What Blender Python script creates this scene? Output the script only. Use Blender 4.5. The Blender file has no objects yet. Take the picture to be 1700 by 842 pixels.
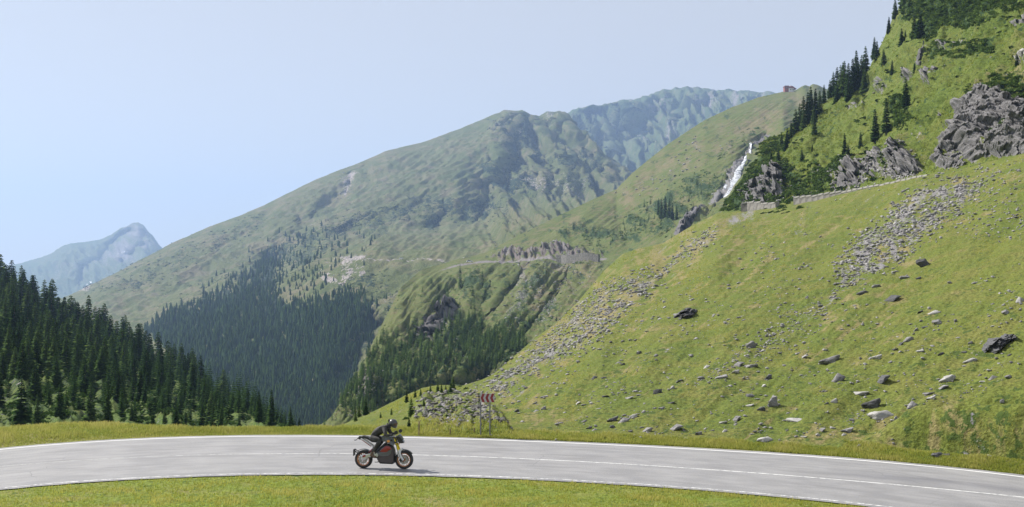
import bpy, bmesh, math, random
import numpy as np
from mathutils import Vector, Matrix, Euler
R = math.radians
rng = np.random.default_rng(7)
random.seed(7)
sc = bpy.context.scene
COL = sc.collection

# ------------------------------------------------------------------ camera, sky, sun, exposure
FP, CX, HY, CH = 1823.0, 850.0, 457.0, 6.527      # focal length and horizon in photo pixels, eye height in metres
cam_d = bpy.data.cameras.new('camera'); cam = bpy.data.objects.new('camera', cam_d); COL.objects.link(cam)
cam_d.sensor_width = 36.0; cam_d.lens = 36.0 * FP / 1700.0
cam_d.shift_y = (HY - 421.0) / 1700.0
cam_d.clip_start = 0.5; cam_d.clip_end = 30000
cam.location = (0, 0, CH); cam.rotation_euler = (R(90), 0, 0)
sc.camera = cam
SUN = Vector((-0.96, 0.52, 1.02)).normalized()      # towards the sun
elev = math.asin(SUN.z)
world = bpy.data.worlds.new('World'); sc.world = world; world.use_nodes = True
nt = world.node_tree; nt.nodes.clear()
wo = nt.nodes.new('ShaderNodeOutputWorld'); bg = nt.nodes.new('ShaderNodeBackground'); sky = nt.nodes.new('ShaderNodeTexSky')
sky.sky_type = 'NISHITA'; sky.sun_disc = False; sky.sun_elevation = elev
sky.sun_rotation = math.atan2(SUN.x, SUN.y)
sky.altitude = 1500; sky.air_density = 1.0; sky.dust_density = 1.5; sky.ozone_density = 1.0
bg.inputs[1].default_value = 0.078
hsv = nt.nodes.new('ShaderNodeHueSaturation'); hsv.inputs['Saturation'].default_value = .62
nt.links.new(sky.outputs[0], hsv.inputs['Color']); pale = nt.nodes.new('ShaderNodeMix'); pale.data_type = 'RGBA'; pale.inputs[0].default_value = .62; pale.inputs[7].default_value = (6.1, 6.0, 6.0, 1)   # thin even veil of high haze
nt.links.new(hsv.outputs[0], pale.inputs[6]); nt.links.new(pale.outputs[2], bg.inputs[0]); nt.links.new(bg.outputs[0], wo.inputs[0])
sun_d = bpy.data.lights.new('sun', 'SUN'); sun_d.energy = 4.6; sun_d.angle = R(0.53); sun_d.color = (1.0, 0.95, 0.87)
sun = bpy.data.objects.new('sun', sun_d); COL.objects.link(sun)
sun.rotation_euler = SUN.to_track_quat('Z', 'Y').to_euler(); sun.location = (-50, 30, 80)
sc.view_settings.view_transform = 'Standard'; sc.view_settings.look = 'None'
sc.view_settings.exposure = 0.72; sc.view_settings.gamma = 1.0
sc.cycles.max_bounces = 5; sc.cycles.diffuse_bounces = 3; sc.cycles.glossy_bounces = 2
sc.cycles.transmission_bounces = 3; sc.cycles.volume_bounces = 1; sc.cycles.transparent_max_bounces = 6

# ------------------------------------------------------------------ noise
def _hash(ix, iy, iz, seed):
    h = (ix * 374761393 + iy * 668265263 + iz * 2147483647 + seed * 1274126177) & 0xFFFFFFFF
    h = ((h ^ (h >> 13)) * 1274126177) & 0xFFFFFFFF
    h = ((h ^ (h >> 15)) * 2246822519) & 0xFFFFFFFF
    return ((h ^ (h >> 16)) & 0xFFFFFF).astype(np.float64) / 0xFFFFFF
def vnoise(x, y, seed=0):
    x = np.asarray(x, float); y = np.asarray(y, float)
    ix = np.floor(x).astype(np.int64); iy = np.floor(y).astype(np.int64)
    fx = x - ix; fy = y - iy
    def g(dx, dy):
        a = _hash(ix + dx, iy + dy, np.int64(0), seed) * 2 * np.pi
        return np.cos(a) * (fx - dx) + np.sin(a) * (fy - dy)
    u = fx * fx * fx * (fx * (fx * 6 - 15) + 10); v = fy * fy * fy * (fy * (fy * 6 - 15) + 10)
    return ((g(0, 0) * (1 - u) + g(1, 0) * u) * (1 - v) + (g(0, 1) * (1 - u) + g(1, 1) * u) * v) * 1.5
def fbm(x, y, octv=4, seed=0, gain=.5, ridged=False):
    s = 0; a = 1; n = 0
    for o in range(octv):
        w = vnoise(x * 2 ** o + o * 17.3, y * 2 ** o - o * 9.1, seed + o)
        if ridged: w = 1 - 2 * np.abs(w)
        s = s + a * w; n += a; a *= gain
    return s / n
def worley(x, y, seed=0):
    """nearest cell: distance to border (f2-f1), random value of the cell, offset from the cell's point"""
    ix = np.floor(x).astype(np.int64); iy = np.floor(y).astype(np.int64)
    f1 = np.full(x.shape, 9.); f2 = np.full(x.shape, 9.); val = np.zeros(x.shape); ox = np.zeros(x.shape); oy = np.zeros(x.shape); v2 = np.zeros(x.shape)
    for dx in (-1, 0, 1):
        for dy in (-1, 0, 1):
            jx = ix + dx; jy = iy + dy
            cx = jx + _hash(jx, jy, np.int64(1), seed); cy = jy + _hash(jx, jy, np.int64(2), seed)
            d = np.hypot(x - cx, y - cy); near = d < f1
            f2 = np.where(near, f1, np.minimum(f2, d))
            val = np.where(near, _hash(jx, jy, np.int64(3), seed), val); v2 = np.where(near, _hash(jx, jy, np.int64(4), seed), v2)
            ox = np.where(near, x - cx, ox); oy = np.where(near, y - cy, oy); f1 = np.where(near, d, f1)
    return f2 - f1, val, v2, ox, oy
def sstep(a, b, x):
    t = np.clip((x - a) / (b - a), 0, 1); return t * t * (3 - 2 * t)
def seg_d(px, py, pl, signed=False):
    best = np.full(px.shape, 1e9); sgn = np.ones(px.shape); tt = np.zeros(px.shape); L = 0; tot = sum(math.dist(pl[i], pl[i+1]) for i in range(len(pl)-1))
    for (x0, y0), (x1, y1) in zip(pl[:-1], pl[1:]):
        dx, dy = x1 - x0, y1 - y0; l2 = dx * dx + dy * dy
        t = np.clip(((px - x0) * dx + (py - y0) * dy) / l2, 0, 1)
        ex = px - x0 - t * dx; ey = py - y0 - t * dy; d = np.hypot(ex, ey); m = d < best
        best = np.where(m, d, best); sgn = np.where(m, np.sign(ex * dy - ey * dx), sgn); tt = np.where(m, (L + t * math.sqrt(l2)) / tot, tt)
        L += math.sqrt(l2)
    return best, sgn, tt
def sdf(px, py, poly):
    """signed distance to a polygon, positive inside"""
    pl = list(poly) + [poly[0]]; d = seg_d(px, py, pl)[0]; inside = np.zeros(px.shape, bool)
    for (x0, y0), (x1, y1) in zip(pl[:-1], pl[1:]):
        c = (y0 > py) != (y1 > py)
        inside ^= c & (px < (x1 - x0) * (py - y0) / ((y1 - y0) if y1 != y0 else 1e-9) + x0)
    return np.where(inside, d, -d)
def pmask(px, py, polys, soft=10, seed=5, wob=12, wl=40., brk=.9, bl=22.):
    nx = fbm(px / wl, py / wl, 3, seed) * wob; ny = fbm(px / wl + 50, py / wl, 3, seed) * wob
    m = np.zeros(px.shape)
    for p in polys:
        a = 1.0
        if isinstance(p, tuple) and isinstance(p[0], float): a, p = p
        m = np.maximum(m, a * sstep(-soft, soft, sdf(px + nx, py + ny, p)))
    if brk: m = m * np.clip(1 - brk * .5 + brk * 1.6 * fbm(px / bl + 3, py / bl, 4, seed + 9), 0, 1.25)
    return m
def unproj(px, py, Y):
    return np.stack([(px - CX) / FP * Y, Y + 0 * px, CH + (HY - py) / FP * Y], -1)
def toPix(P):
    return CX + FP * P[..., 0] / P[..., 1], HY - FP * (P[..., 2] - CH) / P[..., 1]

# ------------------------------------------------------------------ mesh helpers
def mk_mesh(name, V, F, attrs=None, smooth=False, mats=None, midx=None):
    """F: (n,3) or (n,4) int array, or a list of such arrays"""
    me = bpy.data.meshes.new(name); V = np.asarray(V, np.float32)
    Fs = F if isinstance(F, list) else [F]
    Fs = [np.asarray(f, np.int32) for f in Fs if len(f)]
    me.vertices.add(len(V)); me.vertices.foreach_set('co', V.ravel())
    loops = np.concatenate([f.ravel() for f in Fs]); sizes = np.concatenate([np.full(len(f), f.shape[1], np.int32) for f in Fs])
    me.loops.add(len(loops)); me.loops.foreach_set('vertex_index', loops)
    me.polygons.add(len(sizes)); me.polygons.foreach_set('loop_start', np.concatenate([[0], np.cumsum(sizes)[:-1]]).astype(np.int32))
    try: me.polygons.foreach_set('loop_total', sizes)
    except Exception: pass
    for m in (mats or []): me.materials.append(m)
    if midx is not None: me.polygons.foreach_set('material_index', np.asarray(midx, np.int32))
    if smooth: me.polygons.foreach_set('use_smooth', np.ones(len(sizes), bool))
    me.update(calc_edges=True)
    for k, a in (attrs or {}).items():
        at = me.color_attributes.new(k, 'FLOAT_COLOR', 'POINT'); at.data.foreach_set('color', np.asarray(a, np.float32).ravel())
    return me
def props(o, label=None, cat=None, group=None, kind=None):
    if label: o['label'] = label
    if cat: o['category'] = cat
    if group: o['group'] = group
    if kind: o['kind'] = kind
    return o
def link(name, me, parent=None, loc=None):
    o = bpy.data.objects.new(name, me); COL.objects.link(o)
    if parent is not None: o.parent = parent
    if loc is not None: o.location = loc
    return o
def empty(name, loc=(0, 0, 0), rz=0.):
    o = bpy.data.objects.new(name, None); COL.objects.link(o); o.location = loc; o.rotation_euler = (0, 0, rz); o.empty_display_size = .2
    return o

# ------------------------------------------------------------------ materials
def nm(name):
    m = bpy.data.materials.new(name); m.use_nodes = True; t = m.node_tree; t.nodes.clear()
    out = t.nodes.new('ShaderNodeOutputMaterial'); b = t.nodes.new('ShaderNodeBsdfPrincipled')
    t.links.new(b.outputs[0], out.inputs[0]); return m, t, b
class NB:
    def __init__(s, t): s.t = t
    def n(s, ty, **k):
        x = s.t.nodes.new(ty)
        for a, v in k.items(): setattr(x, a, v)
        return x
    def l(s, a, b): s.t.links.new(a, b)
    def noise(s, vec, scale, detail=4, rough=.55, dist=0.):
        x = s.n('ShaderNodeTexNoise'); x.inputs['Scale'].default_value = scale; x.inputs['Detail'].default_value = detail
        x.inputs['Roughness'].default_value = rough; x.inputs['Distortion'].default_value = dist
        if vec is not None: s.l(vec, x.inputs['Vector'])
        return x.outputs[0]
    def ramp(s, v, a, b, lo=0., hi=1.):
        x = s.n('ShaderNodeMapRange'); x.interpolation_type = 'SMOOTHSTEP'
        x.inputs[1].default_value = a; x.inputs[2].default_value = b; x.inputs[3].default_value = lo; x.inputs[4].default_value = hi
        s.l(v, x.inputs[0]); return x.outputs[0]
    def m(s, op, a, b=None):
        x = s.n('ShaderNodeMath', operation=op)
        for i, v in enumerate((a, b)):
            if v is None: continue
            if isinstance(v, (int, float)): x.inputs[i].default_value = v
            else: s.l(v, x.inputs[i])
        return x.outputs[0]
    def mix(s, f, a, b):
        x = s.n('ShaderNodeMix', data_type='RGBA')
        if isinstance(f, (int, float)): x.inputs[0].default_value = f
        else: s.l(f, x.inputs[0])
        for i, v in ((6, a), (7, b)):
            if isinstance(v, tuple): x.inputs[i].default_value = (*v, 1)
            else: s.l(v, x.inputs[i])
        return x.outputs[2]
    def vmap(s, vec, scale, rot=(0, 0, 0)):
        x = s.n('ShaderNodeMapping'); x.inputs['Scale'].default_value = scale; x.inputs['Rotation'].default_value = rot
        s.l(vec, x.inputs[0]); return x.outputs[0]
    def bump(s, b, h, strength, dist):
        x = s.n('ShaderNodeBump'); x.inputs['Strength'].default_value = strength; x.inputs['Distance'].default_value = dist
        s.l(h, x.inputs['Height']); s.l(x.outputs[0], b.inputs['Normal']); return x
def simple(name, col, rough=.6, metal=0., var=.0, vscale=8., bump=0., coat=0.):
    m, t, b = nm(name); q = NB(t)
    b.inputs['Roughness'].default_value = rough; b.inputs['Metallic'].default_value = metal
    if coat: b.inputs['Coat Weight'].default_value = coat
    tc = q.n('ShaderNodeTexCoord').outputs['Object']; n = q.noise(tc, vscale, 5)
    k = 1 - var
    c = q.mix(q.ramp(n, .35, .65), tuple(x * k for x in col), tuple(min(1, x * (1 + var)) for x in col))
    q.l(c, b.inputs['Base Color'])
    if bump: q.bump(b, q.noise(tc, vscale * 4, 4), .6, bump)
    return m

def terrain_mat(name, S, g1, g2, g3, dry, shrub, rockA, rockB, streak=None, bump=.6):
    """S = size in metres of the finest detail worth showing at this distance.
    masks: R rock, G shrub (on the far slopes also painted shade), B dry, A snow"""
    m, t, b = nm(name); q = NB(t); b.inputs['Roughness'].default_value = .9; b.inputs['Specular IOR Level'].default_value = .15
    pos = q.n('ShaderNodeNewGeometry').outputs['Position']
    at = q.n('ShaderNodeAttribute', attribute_name='masks'); sp = q.n('ShaderNodeSeparateColor'); q.l(at.outputs['Color'], sp.inputs[0])
    rk, sh, dr = sp.outputs[0], sp.outputs[1], sp.outputs[2]; snow = at.outputs['Alpha']
    nbig = q.noise(pos, .012 / S, 4); nmid = q.noise(pos, .07 / S, 5, .6); nfin = q.noise(pos, .35 / S, 5, .65); nfin2 = q.noise(pos, 1.2 / S, 4, .7)
    c = q.mix(q.ramp(nbig, .38, .62), g1, g2)
    c = q.mix(q.ramp(nmid, .42, .66), c, g3)
    dn = q.m('ADD', dr, q.m('MULTIPLY', q.m('SUBTRACT', nmid, .5), 1.6))
    c = q.mix(q.ramp(dn, .35, .85, 0, .85), c, dry)
    f = q.mix(q.ramp(nfin2, .3, .7), (.5, .5, .5), (1.42, 1.42, 1.42))
    x = q.n('ShaderNodeMix', data_type='RGBA', blend_type='MULTIPLY'); x.inputs[0].default_value = .8; q.l(c, x.inputs[6]); q.l(f, x.inputs[7]); c = x.outputs[2]
    sn = q.m('ADD', sh, q.m('MULTIPLY', q.m('SUBTRACT', nfin, .5), 2.6))
    c = q.mix(q.ramp(sn, .42, .58), c, shrub)
    rc = q.mix(q.ramp(nfin2, .3, .68), rockA, rockB)
    rn = q.m('ADD', rk, q.m('MULTIPLY', q.m('SUBTRACT', nfin, .5), 2.2))
    c = q.mix(q.ramp(rn, .5, .62), c, rc)
    c = q.mix(q.ramp(snow, .45, .55), c, (.85, .88, .92))
    q.l(c, b.inputs['Base Color'])
    h = q.m('ADD', q.m('MULTIPLY', nfin, 1.0), q.m('MULTIPLY', nfin2, .45))
    q.bump(b, h, bump, S * 2.4)
    return m

# ------------------------------------------------------------------ terrain layers
LAY = {}
class Layer:
    def __init__(s, name, x0, x1, nx, rails, rows, mat, carve=(), disp=None, masks=None, damp=.25, back=1.0, smooth_rows=9, sub=None):
        px1 = np.linspace(x0, x1, nx); K = len(rails); PYr = []; IYr = []
        for r in rails:
            r = np.array(r, float); PYr.append(np.interp(px1, r[:, 0], r[:, 1]))
            iy = np.interp(px1, r[:, 0], 1 / r[:, 2]); w = max(3, nx // 14) | 1
            pad = np.pad(iy, w // 2, mode='edge'); IYr.append(np.convolve(pad, np.ones(w) / w, 'valid'))
        PYr = np.array(PYr); IYr = np.array(IYr)
        if len(rows) != K - 1: raise ValueError(name)
        T = np.concatenate([k + np.arange(n) / n for k, n in enumerate(rows)] + [[K - 1]])
        PY = np.empty((len(T), nx)); IY = np.empty((len(T), nx))
        k0 = np.minimum(T.astype(int), K - 2); f = (T - k0)[:, None]
        PY = PYr[k0] * (1 - f) + PYr[k0 + 1] * f; IY = IYr[k0] * (1 - f) + IYr[k0 + 1] * f
        if K > 2 and smooth_rows > 1:
            w = smooth_rows | 1; pad = np.pad(IY, ((w // 2, w // 2), (0, 0)), mode='reflect', reflect_type='odd')
            IY = np.stack([np.convolve(pad[:, j], np.ones(w) / w, 'valid') for j in range(nx)], 1)
        PX = np.broadcast_to(px1, PY.shape).copy()
        Y = 1 / IY
        topd = (PY - PYr[-1][None, :])                       # pixels below the skyline
        for cv in carve:
            pl, w, k = cv[:3]; asym = cv[3] if len(cv) > 3 else 0.
            d, sg, tt = seg_d(PX + fbm(PX / 30, PY / 30, 3, 3) * w * .6, PY + fbm(PX / 30 + 9, PY / 30, 3, 3) * w * .6, pl)
            ww = w * np.where(sg > 0, 1 + asym, 1 - asym)
            prof = np.exp(-(d / ww) ** 1.5) * sstep(0, .12, tt) * sstep(0, .08, 1 - tt) * sstep(0, 14, topd)
            Y = Y * (1 + k * 1.35 * prof)
        P = unproj(PX, PY, Y); s.T = T; s.PX, s.PY, s.x0, s.dx = PX, PY, x0, px1[1] - px1[0]
        N = s.normals(P)
        if disp is not None:
            dv = disp(PX, PY, P, Y); dv = dv * (damp + (1 - damp) * sstep(0, 30, topd))
            P = P + N * dv[..., None]; N = s.normals(P)
        s.P, s.N, s.Yg = P, N, Y; s.nx = nx; s.nr = len(T)
        M = masks(PX, PY, P, N) if masks else np.zeros(PX.shape + (4,))
        # land behind the crest
        top = P[-1]; rad = top[:, :2] / np.linalg.norm(top[:, :2], axis=1)[:, None]; Q = [P]; Ms = [M]
        for d, dz in ((.006, .0006), (.02, .005), (.06, .03), (.16, .12), (.3, .25)):
            L = top[:, 1] * d * back; q = top.copy(); q[:, :2] += rad * L[:, None]; q[:, 2] = np.maximum(q[:, 2] - top[:, 1] * dz * back, -99)
            Q.append(q[None]); Ms.append(M[-1][None])
        V = np.concatenate(Q, 0); MM = np.concatenate(Ms, 0); nr = V.shape[0]
        idx = np.arange(nr * nx).reshape(nr, nx)
        F = np.stack([idx[:-1, :-1], idx[:-1, 1:], idx[1:, 1:], idx[1:, :-1]], -1).reshape(-1, 4)
        me = mk_mesh(name, V.reshape(-1, 3), F, {'masks': MM.reshape(-1, 4)}, True, [mat])
        s.o = props(link(name, me), kind='structure'); LAY[name] = s
    @staticmethod
    def normals(P):
        du = np.gradient(P, axis=1); dv = np.gradient(P, axis=0); n = np.cross(du, dv)
        n /= np.linalg.norm(n, axis=-1)[..., None] + 1e-12
        return n
    def at(s, px, py):
        c = (px - s.x0) / s.dx; c = min(max(c, 0), s.nx - 1.001); j = int(c); f = c - j
        col = s.PY[:, j] * (1 - f) + s.PY[:, j + 1] * f
        k = np.interp(-py, -col, np.arange(s.nr)); k = min(max(k, 0), s.nr - 1.001); i = int(k); g = k - i
        def L(A): return (A[i, j] * (1 - f) + A[i, j + 1] * f) * (1 - g) + (A[i + 1, j] * (1 - f) + A[i + 1, j + 1] * f) * g
        n = L(s.N); return L(s.P), n / np.linalg.norm(n)
def gridfill(px, py, v): return np.full(px.shape, v)
def pack(r, g, b, a=None):
    z = np.zeros(r.shape); return np.stack([r, g, b, z if a is None else a], -1)
def rot2(x, y, deg):
    c, s_ = math.cos(R(deg)), math.sin(R(deg)); return x * c + y * s_, -x * s_ + y * c

# ---- road lines (pixels of the flat road seen from the eye height, turned into arcs on the ground)
FAR = [(0,746.4),(96,737.7),(192,732.3),(300,727.5),(421,724),(560,724),(673,727.2),(800,730.2),(900,734.2),(972,737),(1220,748.8),(1380,761),(1540,775),(1700,792)]
MID = [(0,774),(96,767.5),(192,761),(300,756.5),(421,753.2),(560,753),(690,755.5),(800,758.5),(972,767),(1220,783),(1380,795.5),(1540,808.7),(1700,826)]
INN = [(0,810.8),(96,801.6),(192,795),(300,790.5),(421,787),(560,786),(720,787),(850,792),(972,800.3),(1220,815),(1380,830.5),(1471,841.6)]
def fitline(L):
    a = np.array(L); Y = FP * CH / (a[:, 1] - HY); X = (a[:, 0] - CX) / FP * Y
    th = np.arctan2(X, Y); r = np.hypot(X, Y); return np.polyfit(th, r, 4), th.min(), th.max()
FL = [fitline(L) for L in (INN, MID, FAR)]
def rline(k, th, off=0.):
    c, lo, hi = FL[k]; t = np.clip(th, lo, hi); r = np.polyval(c, t); d = np.polyval(np.polyder(c), t)
    return r + d * (th - t) + off
TH = np.linspace(-1.15, 1.2, 500)
def band(th, r0, r1, z, nr=1):
    rr = [r0 + (r1 - r0) * i / nr for i in range(nr + 1)]
    V = np.concatenate([np.stack([np.sin(th) * r, np.cos(th) * r, np.broadcast_to(z, th.shape)], -1) for r in rr])
    n = len(th); idx = np.arange(n * (nr + 1)).reshape(nr + 1, n)
    return V, np.stack([idx[:-1, :-1], idx[1:, :-1], idx[1:, 1:], idx[:-1, 1:]], -1).reshape(-1, 4)[:, ::-1]

# ground sheet
m_ground = terrain_mat('meadow_ground', .12, (.15,.20,.03), (.18,.22,.038), (.20,.215,.05), (.24,.21,.085), (.07,.12,.02), (.16,.14,.10), (.24,.21,.16))
def ground_z(X, Y):
    th = np.arctan2(X, Y); r = np.hypot(X, Y); d = r - rline(2, np.clip(th, -1.15, 1.2), .45)
    z = -.03 + 0 * X
    vw = 1.7 + 3.4 * sstep(-.26, -.40, th) + 1.2 * sstep(.0, .1, th)
    z = z - .42 * np.maximum(0, d - vw) + .12 * sstep(0.2, 2.5, d) * (d < 60)
    z = np.where(Y < -2, -.03, z)
    return np.maximum(z, -99.5)
gr = np.concatenate([np.linspace(0, 60, 150), np.geomspace(61, 9300, 50)]); gt = np.concatenate([np.linspace(-1.15, 1.2, 170), np.linspace(1.3, 2 * np.pi - 1.15, 30)])
RR, TT = np.meshgrid(gr, gt, indexing='ij'); GX, GY = RR * np.sin(TT), RR * np.cos(TT)
GX = np.clip(GX, -5400, 5400)
GZ = ground_z(GX, GY) + .05 * fbm(GX / 3, GY / 3, 3, 2) * (RR < 33)
idx = np.arange(GX.size).reshape(GX.shape)
F = np.stack([idx[:-1, :-1], idx[:-1, 1:], idx[1:, 1:], idx[1:, :-1]], -1).reshape(-1, 4)
dry = pack(0 * GX + .12, 0 * GX + .25, np.clip(.35 + .6 * fbm(GX / 6, GY / 6, 3, 8) + .35 * (RR > 38), 0, 1))
props(link('ground', mk_mesh('ground', np.stack([GX, GY, GZ], -1).reshape(-1, 3), F, {'masks': dry.reshape(-1, 4)}, True, [m_ground])), kind='structure')

# road
m_road, t, b = nm('worn_asphalt'); q = NB(t)
pos = q.n('ShaderNodeNewGeometry').outputs['Position']
at = q.n('ShaderNodeAttribute', attribute_name='lane'); sp = q.n('ShaderNodeSeparateColor'); q.l(at.outputs['Color'], sp.inputs[0])
cmb = q.n('ShaderNodeCombineXYZ'); q.l(q.m('MULTIPLY', sp.outputs[0], .45), cmb.inputs[0]); q.l(q.m('MULTIPLY', sp.outputs[1], 9.), cmb.inputs[1])
nst = q.noise(cmb.outputs[0], 1.4, 5, .6); ngr = q.noise(pos, 26., 3, .7); nbl = q.noise(pos, .35, 4)
c = q.mix(q.ramp(nst, .36, .66), (.22, .217, .22), (.285, .28, .282))
c = q.mix(q.ramp(nbl, .4, .65, 0, .22), c, (.32, .315, .31))
c = q.mix(q.ramp(sp.outputs[2], .0, 1.), c, (.13, .13, .145))
cm2 = q.n('ShaderNodeCombineXYZ'); q.l(q.m('MULTIPLY', sp.outputs[0], .25), cm2.inputs[0]); q.l(q.m('MULTIPLY', sp.outputs[1], 26.), cm2.inputs[1])
c = q.mix(q.ramp(q.noise(cm2.outputs[0], 1., 3), .5, .72, 0, .45), c, (.15, .147, .145))
x = q.n('ShaderNodeMix', data_type='RGBA', blend_type='MULTIPLY'); x.inputs[0].default_value = 1; q.l(c, x.inputs[6]); q.l(q.mix(q.ramp(ngr, .3, .7), (.78, .78, .78), (1.15, 1.15, 1.15)), x.inputs[7])
vo = q.n('ShaderNodeTexVoronoi', feature='DISTANCE_TO_EDGE'); vo.inputs['Scale'].default_value = .16
q.l(q.vmap(pos, (1, 1, 1)), vo.inputs['Vector']); wv = q.n('ShaderNodeVectorMath', operation='ADD'); nz = q.n('ShaderNodeTexNoise'); nz.inputs['Scale'].default_value = .5; q.l(pos, nz.inputs['Vector'])
q.l(pos, wv.inputs[0]); q.l(nz.outputs['Color'], wv.inputs[1]); q.l(wv.outputs[0], vo.inputs['Vector'])
crack = q.m('MULTIPLY', q.ramp(vo.outputs[0], .0, .0025, .6, 0), q.ramp(q.noise(pos, .2, 2), .52, .62))
c = q.mix(crack, x.outputs[2], (.06, .06, .065)); q.l(c, b.inputs['Base Color'])
b.inputs['Roughness'].default_value = .62; q.bump(b, ngr, .5, .006)
nr = 14; r0 = rline(0, TH, -.28) + .07 * fbm(TH * 60, TH * 0, 3, 4); r1 = rline(2, TH, .42) + .10 * fbm(TH * 50, TH * 0 + 5, 3, 6)
V, F = band(TH, r0, r1, 0., nr)
lane = np.zeros((nr + 1, len(TH), 4)); lane[..., 0] = (TH * 38)[None, :]; lane[..., 1] = (np.arange(nr + 1) / nr)[:, None]
vv = lane[..., 1]; ee = TH[None, :] * 38                       # dark polished patches on the right-hand bend
dk = np.exp(-((vv - .60 - .04 * np.sin(ee * .5)) / .075) ** 2) * sstep(8.5, 12, ee) * .8 + np.exp(-((vv - .22) / .07) ** 2) * sstep(9, 14, ee) * .45 + np.exp(-((vv - .05) / .06) ** 2) * .35
lane[..., 2] = dk * (.75 + .5 * fbm(ee * .5, vv * 8, 3, 9))
props(link('road', mk_mesh('road', V, F, {'lane': lane.reshape(-1, 4)}, False, [m_road])), kind='structure')
def paint(name, wear):
    m, t, b = nm(name); q = NB(t); pos = q.n('ShaderNodeNewGeometry').outputs['Position']
    n = q.noise(pos, 5., 6, .75); c = q.mix(q.ramp(n, wear - .08, wear + .12), (.27, .27, .28), (.74, .74, .73)); q.l(c, b.inputs['Base Color']); b.inputs['Roughness'].default_value = .55; return m
m_line = paint('road_paint', .30); m_faded = paint('faded_road_paint', .50); m_thin = paint('worn_road_paint', .44)
for nme, k, w, mt in (('road_edge_line', 2, .13, m_line), ('road_centre_line', 1, .10, m_thin), ('road_edge_line', 0, .11, m_faded)):
    wv_ = .012 * fbm(TH * 90, TH * 0 + k, 3, 12)
    r = rline(k, TH); V, F = band(TH, r - w / 2 + wv_, r + w / 2 + wv_, .004)
    if k == 1:                                                # the left part of the centre line is faint and narrow
        w2 = .03 + .07 * sstep(-.45, .1, TH); V, F = band(TH, r - w2 / 2 - .02, r + w2 / 2 - .02, .004)
    props(link(nme, mk_mesh(nme, V, F, None, False, [mt])), kind='structure')

# ------------------------------------------------------------------ the hills
# near right slope
TOP1 = [(530,716,62),(560,709,75),(622,682,100),(675,657,118),(700,646,122),(727,640,125),(764,640,120),(800,630,124),(817,623,128),(845,599,138),(890,558,158),(920,538,172),(960,500,192),(1000,450,215),(1033,420,225),(1060,412,228),(1100,404,232),(1150,374,240),(1190,354,245),(1240,350,238),(1300,336,218),(1400,320,188),(1500,299,162),(1600,277,142),(1700,255,126),(1800,232,115),(2000,190,100),(2300,120,84)]
def far(x):
    if x <= 1700: return np.interp(x, *np.array(FAR).T)
    t_ = math.atan2(x - CX, FP); return max(HY + FP * CH / (float(rline(2, np.array(t_))) * math.cos(t_)), 792 + (x - 1700) * .05)
gy = lambda y, z=0.: FP * (CH - z) / (y - HY)
xs = [530, 600, 700, 800, 900, 1000, 1100, 1200, 1300, 1400, 1500, 1600, 1700, 1800, 2000, 2150, 2300]
B1 = [(x, far(x) + 3, gy(far(x) + 3, -.10)) for x in xs]
B2 = [(x, far(x) - 4 + (0 if x > 700 else 2), gy(far(x) - 4, -.02)) for x in xs]
B3 = [(x, far(x) - (12 if x > 700 else 6) - max(0, x - 1400) * .03, gy(far(x) - 12, .06)) for x in xs]
def c1_disp(px, py, P, Y):
    u, v = rot2(px, py, -40)
    up = sstep(0, 70, np.interp(px, *np.array(FAR).T) - py)
    d = (fbm(u / 190, v / 60, 2, 21) * .006 + fbm(u / 60, v / 9, 4, 22) * .0016 + fbm(px / 7, py / 4.5, 3, 24) * .0009) * Y * up
    d += fbm(P[..., 0] / 1.6, P[..., 2] / .9 + P[..., 1] / 2.2, 4, 23) * .07 * (.25 + .75 * up)
    d += .9 * np.exp(-((py - 712 - (px - 1560) * .03) / 16) ** 2) * sstep(1400, 1560, px)                       # the bank above the bend
    d -= .7 * np.exp(-((py - 737 - (px - 1560) * .07) / 9) ** 2) * sstep(1430, 1560, px)
    d -= .5 * np.exp(-((py - (700 - (px - 1500) * .18)) / 10) ** 2) * sstep(1380, 1500, px)
    s3 = sdf(px, py, [(682,700),(700,666),(735,652),(790,660),(835,690),(845,718),(690,722)]); d += (fbm(px / 11, py / 8, 4, 31) * .35 + .4) * sstep(-6, 8, s3)
    return d
S_A = [(1385,470),(1400,430),(1440,385),(1490,345),(1530,318),(1590,300),(1640,290),(1612,318),(1585,345),(1555,380),(1510,410),(1480,440),(1440,460),(1400,480)]
S_B = [(800,656),(850,610),(900,588),(950,556),(1000,520),(1060,470),(1110,440),(1090,470),(1030,520),(985,560),(930,590),(880,620),(830,660),(760,668),(752,650)]
S_C = [(690,700),(700,668),(735,652),(790,662),(820,690),(850,718),(690,718)]
S_D = [(1110,432),(1150,398),(1195,372),(1180,400),(1140,430),(1100,452)]
S_E = [(960,545),(1010,500),(1060,455),(1010,470),(950,520),(890,575),(850,612),(900,585)]
S_F = [(1205,600),(1290,540),(1370,490),(1400,470),(1390,500),(1310,560),(1220,610),(1150,650)]
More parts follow.
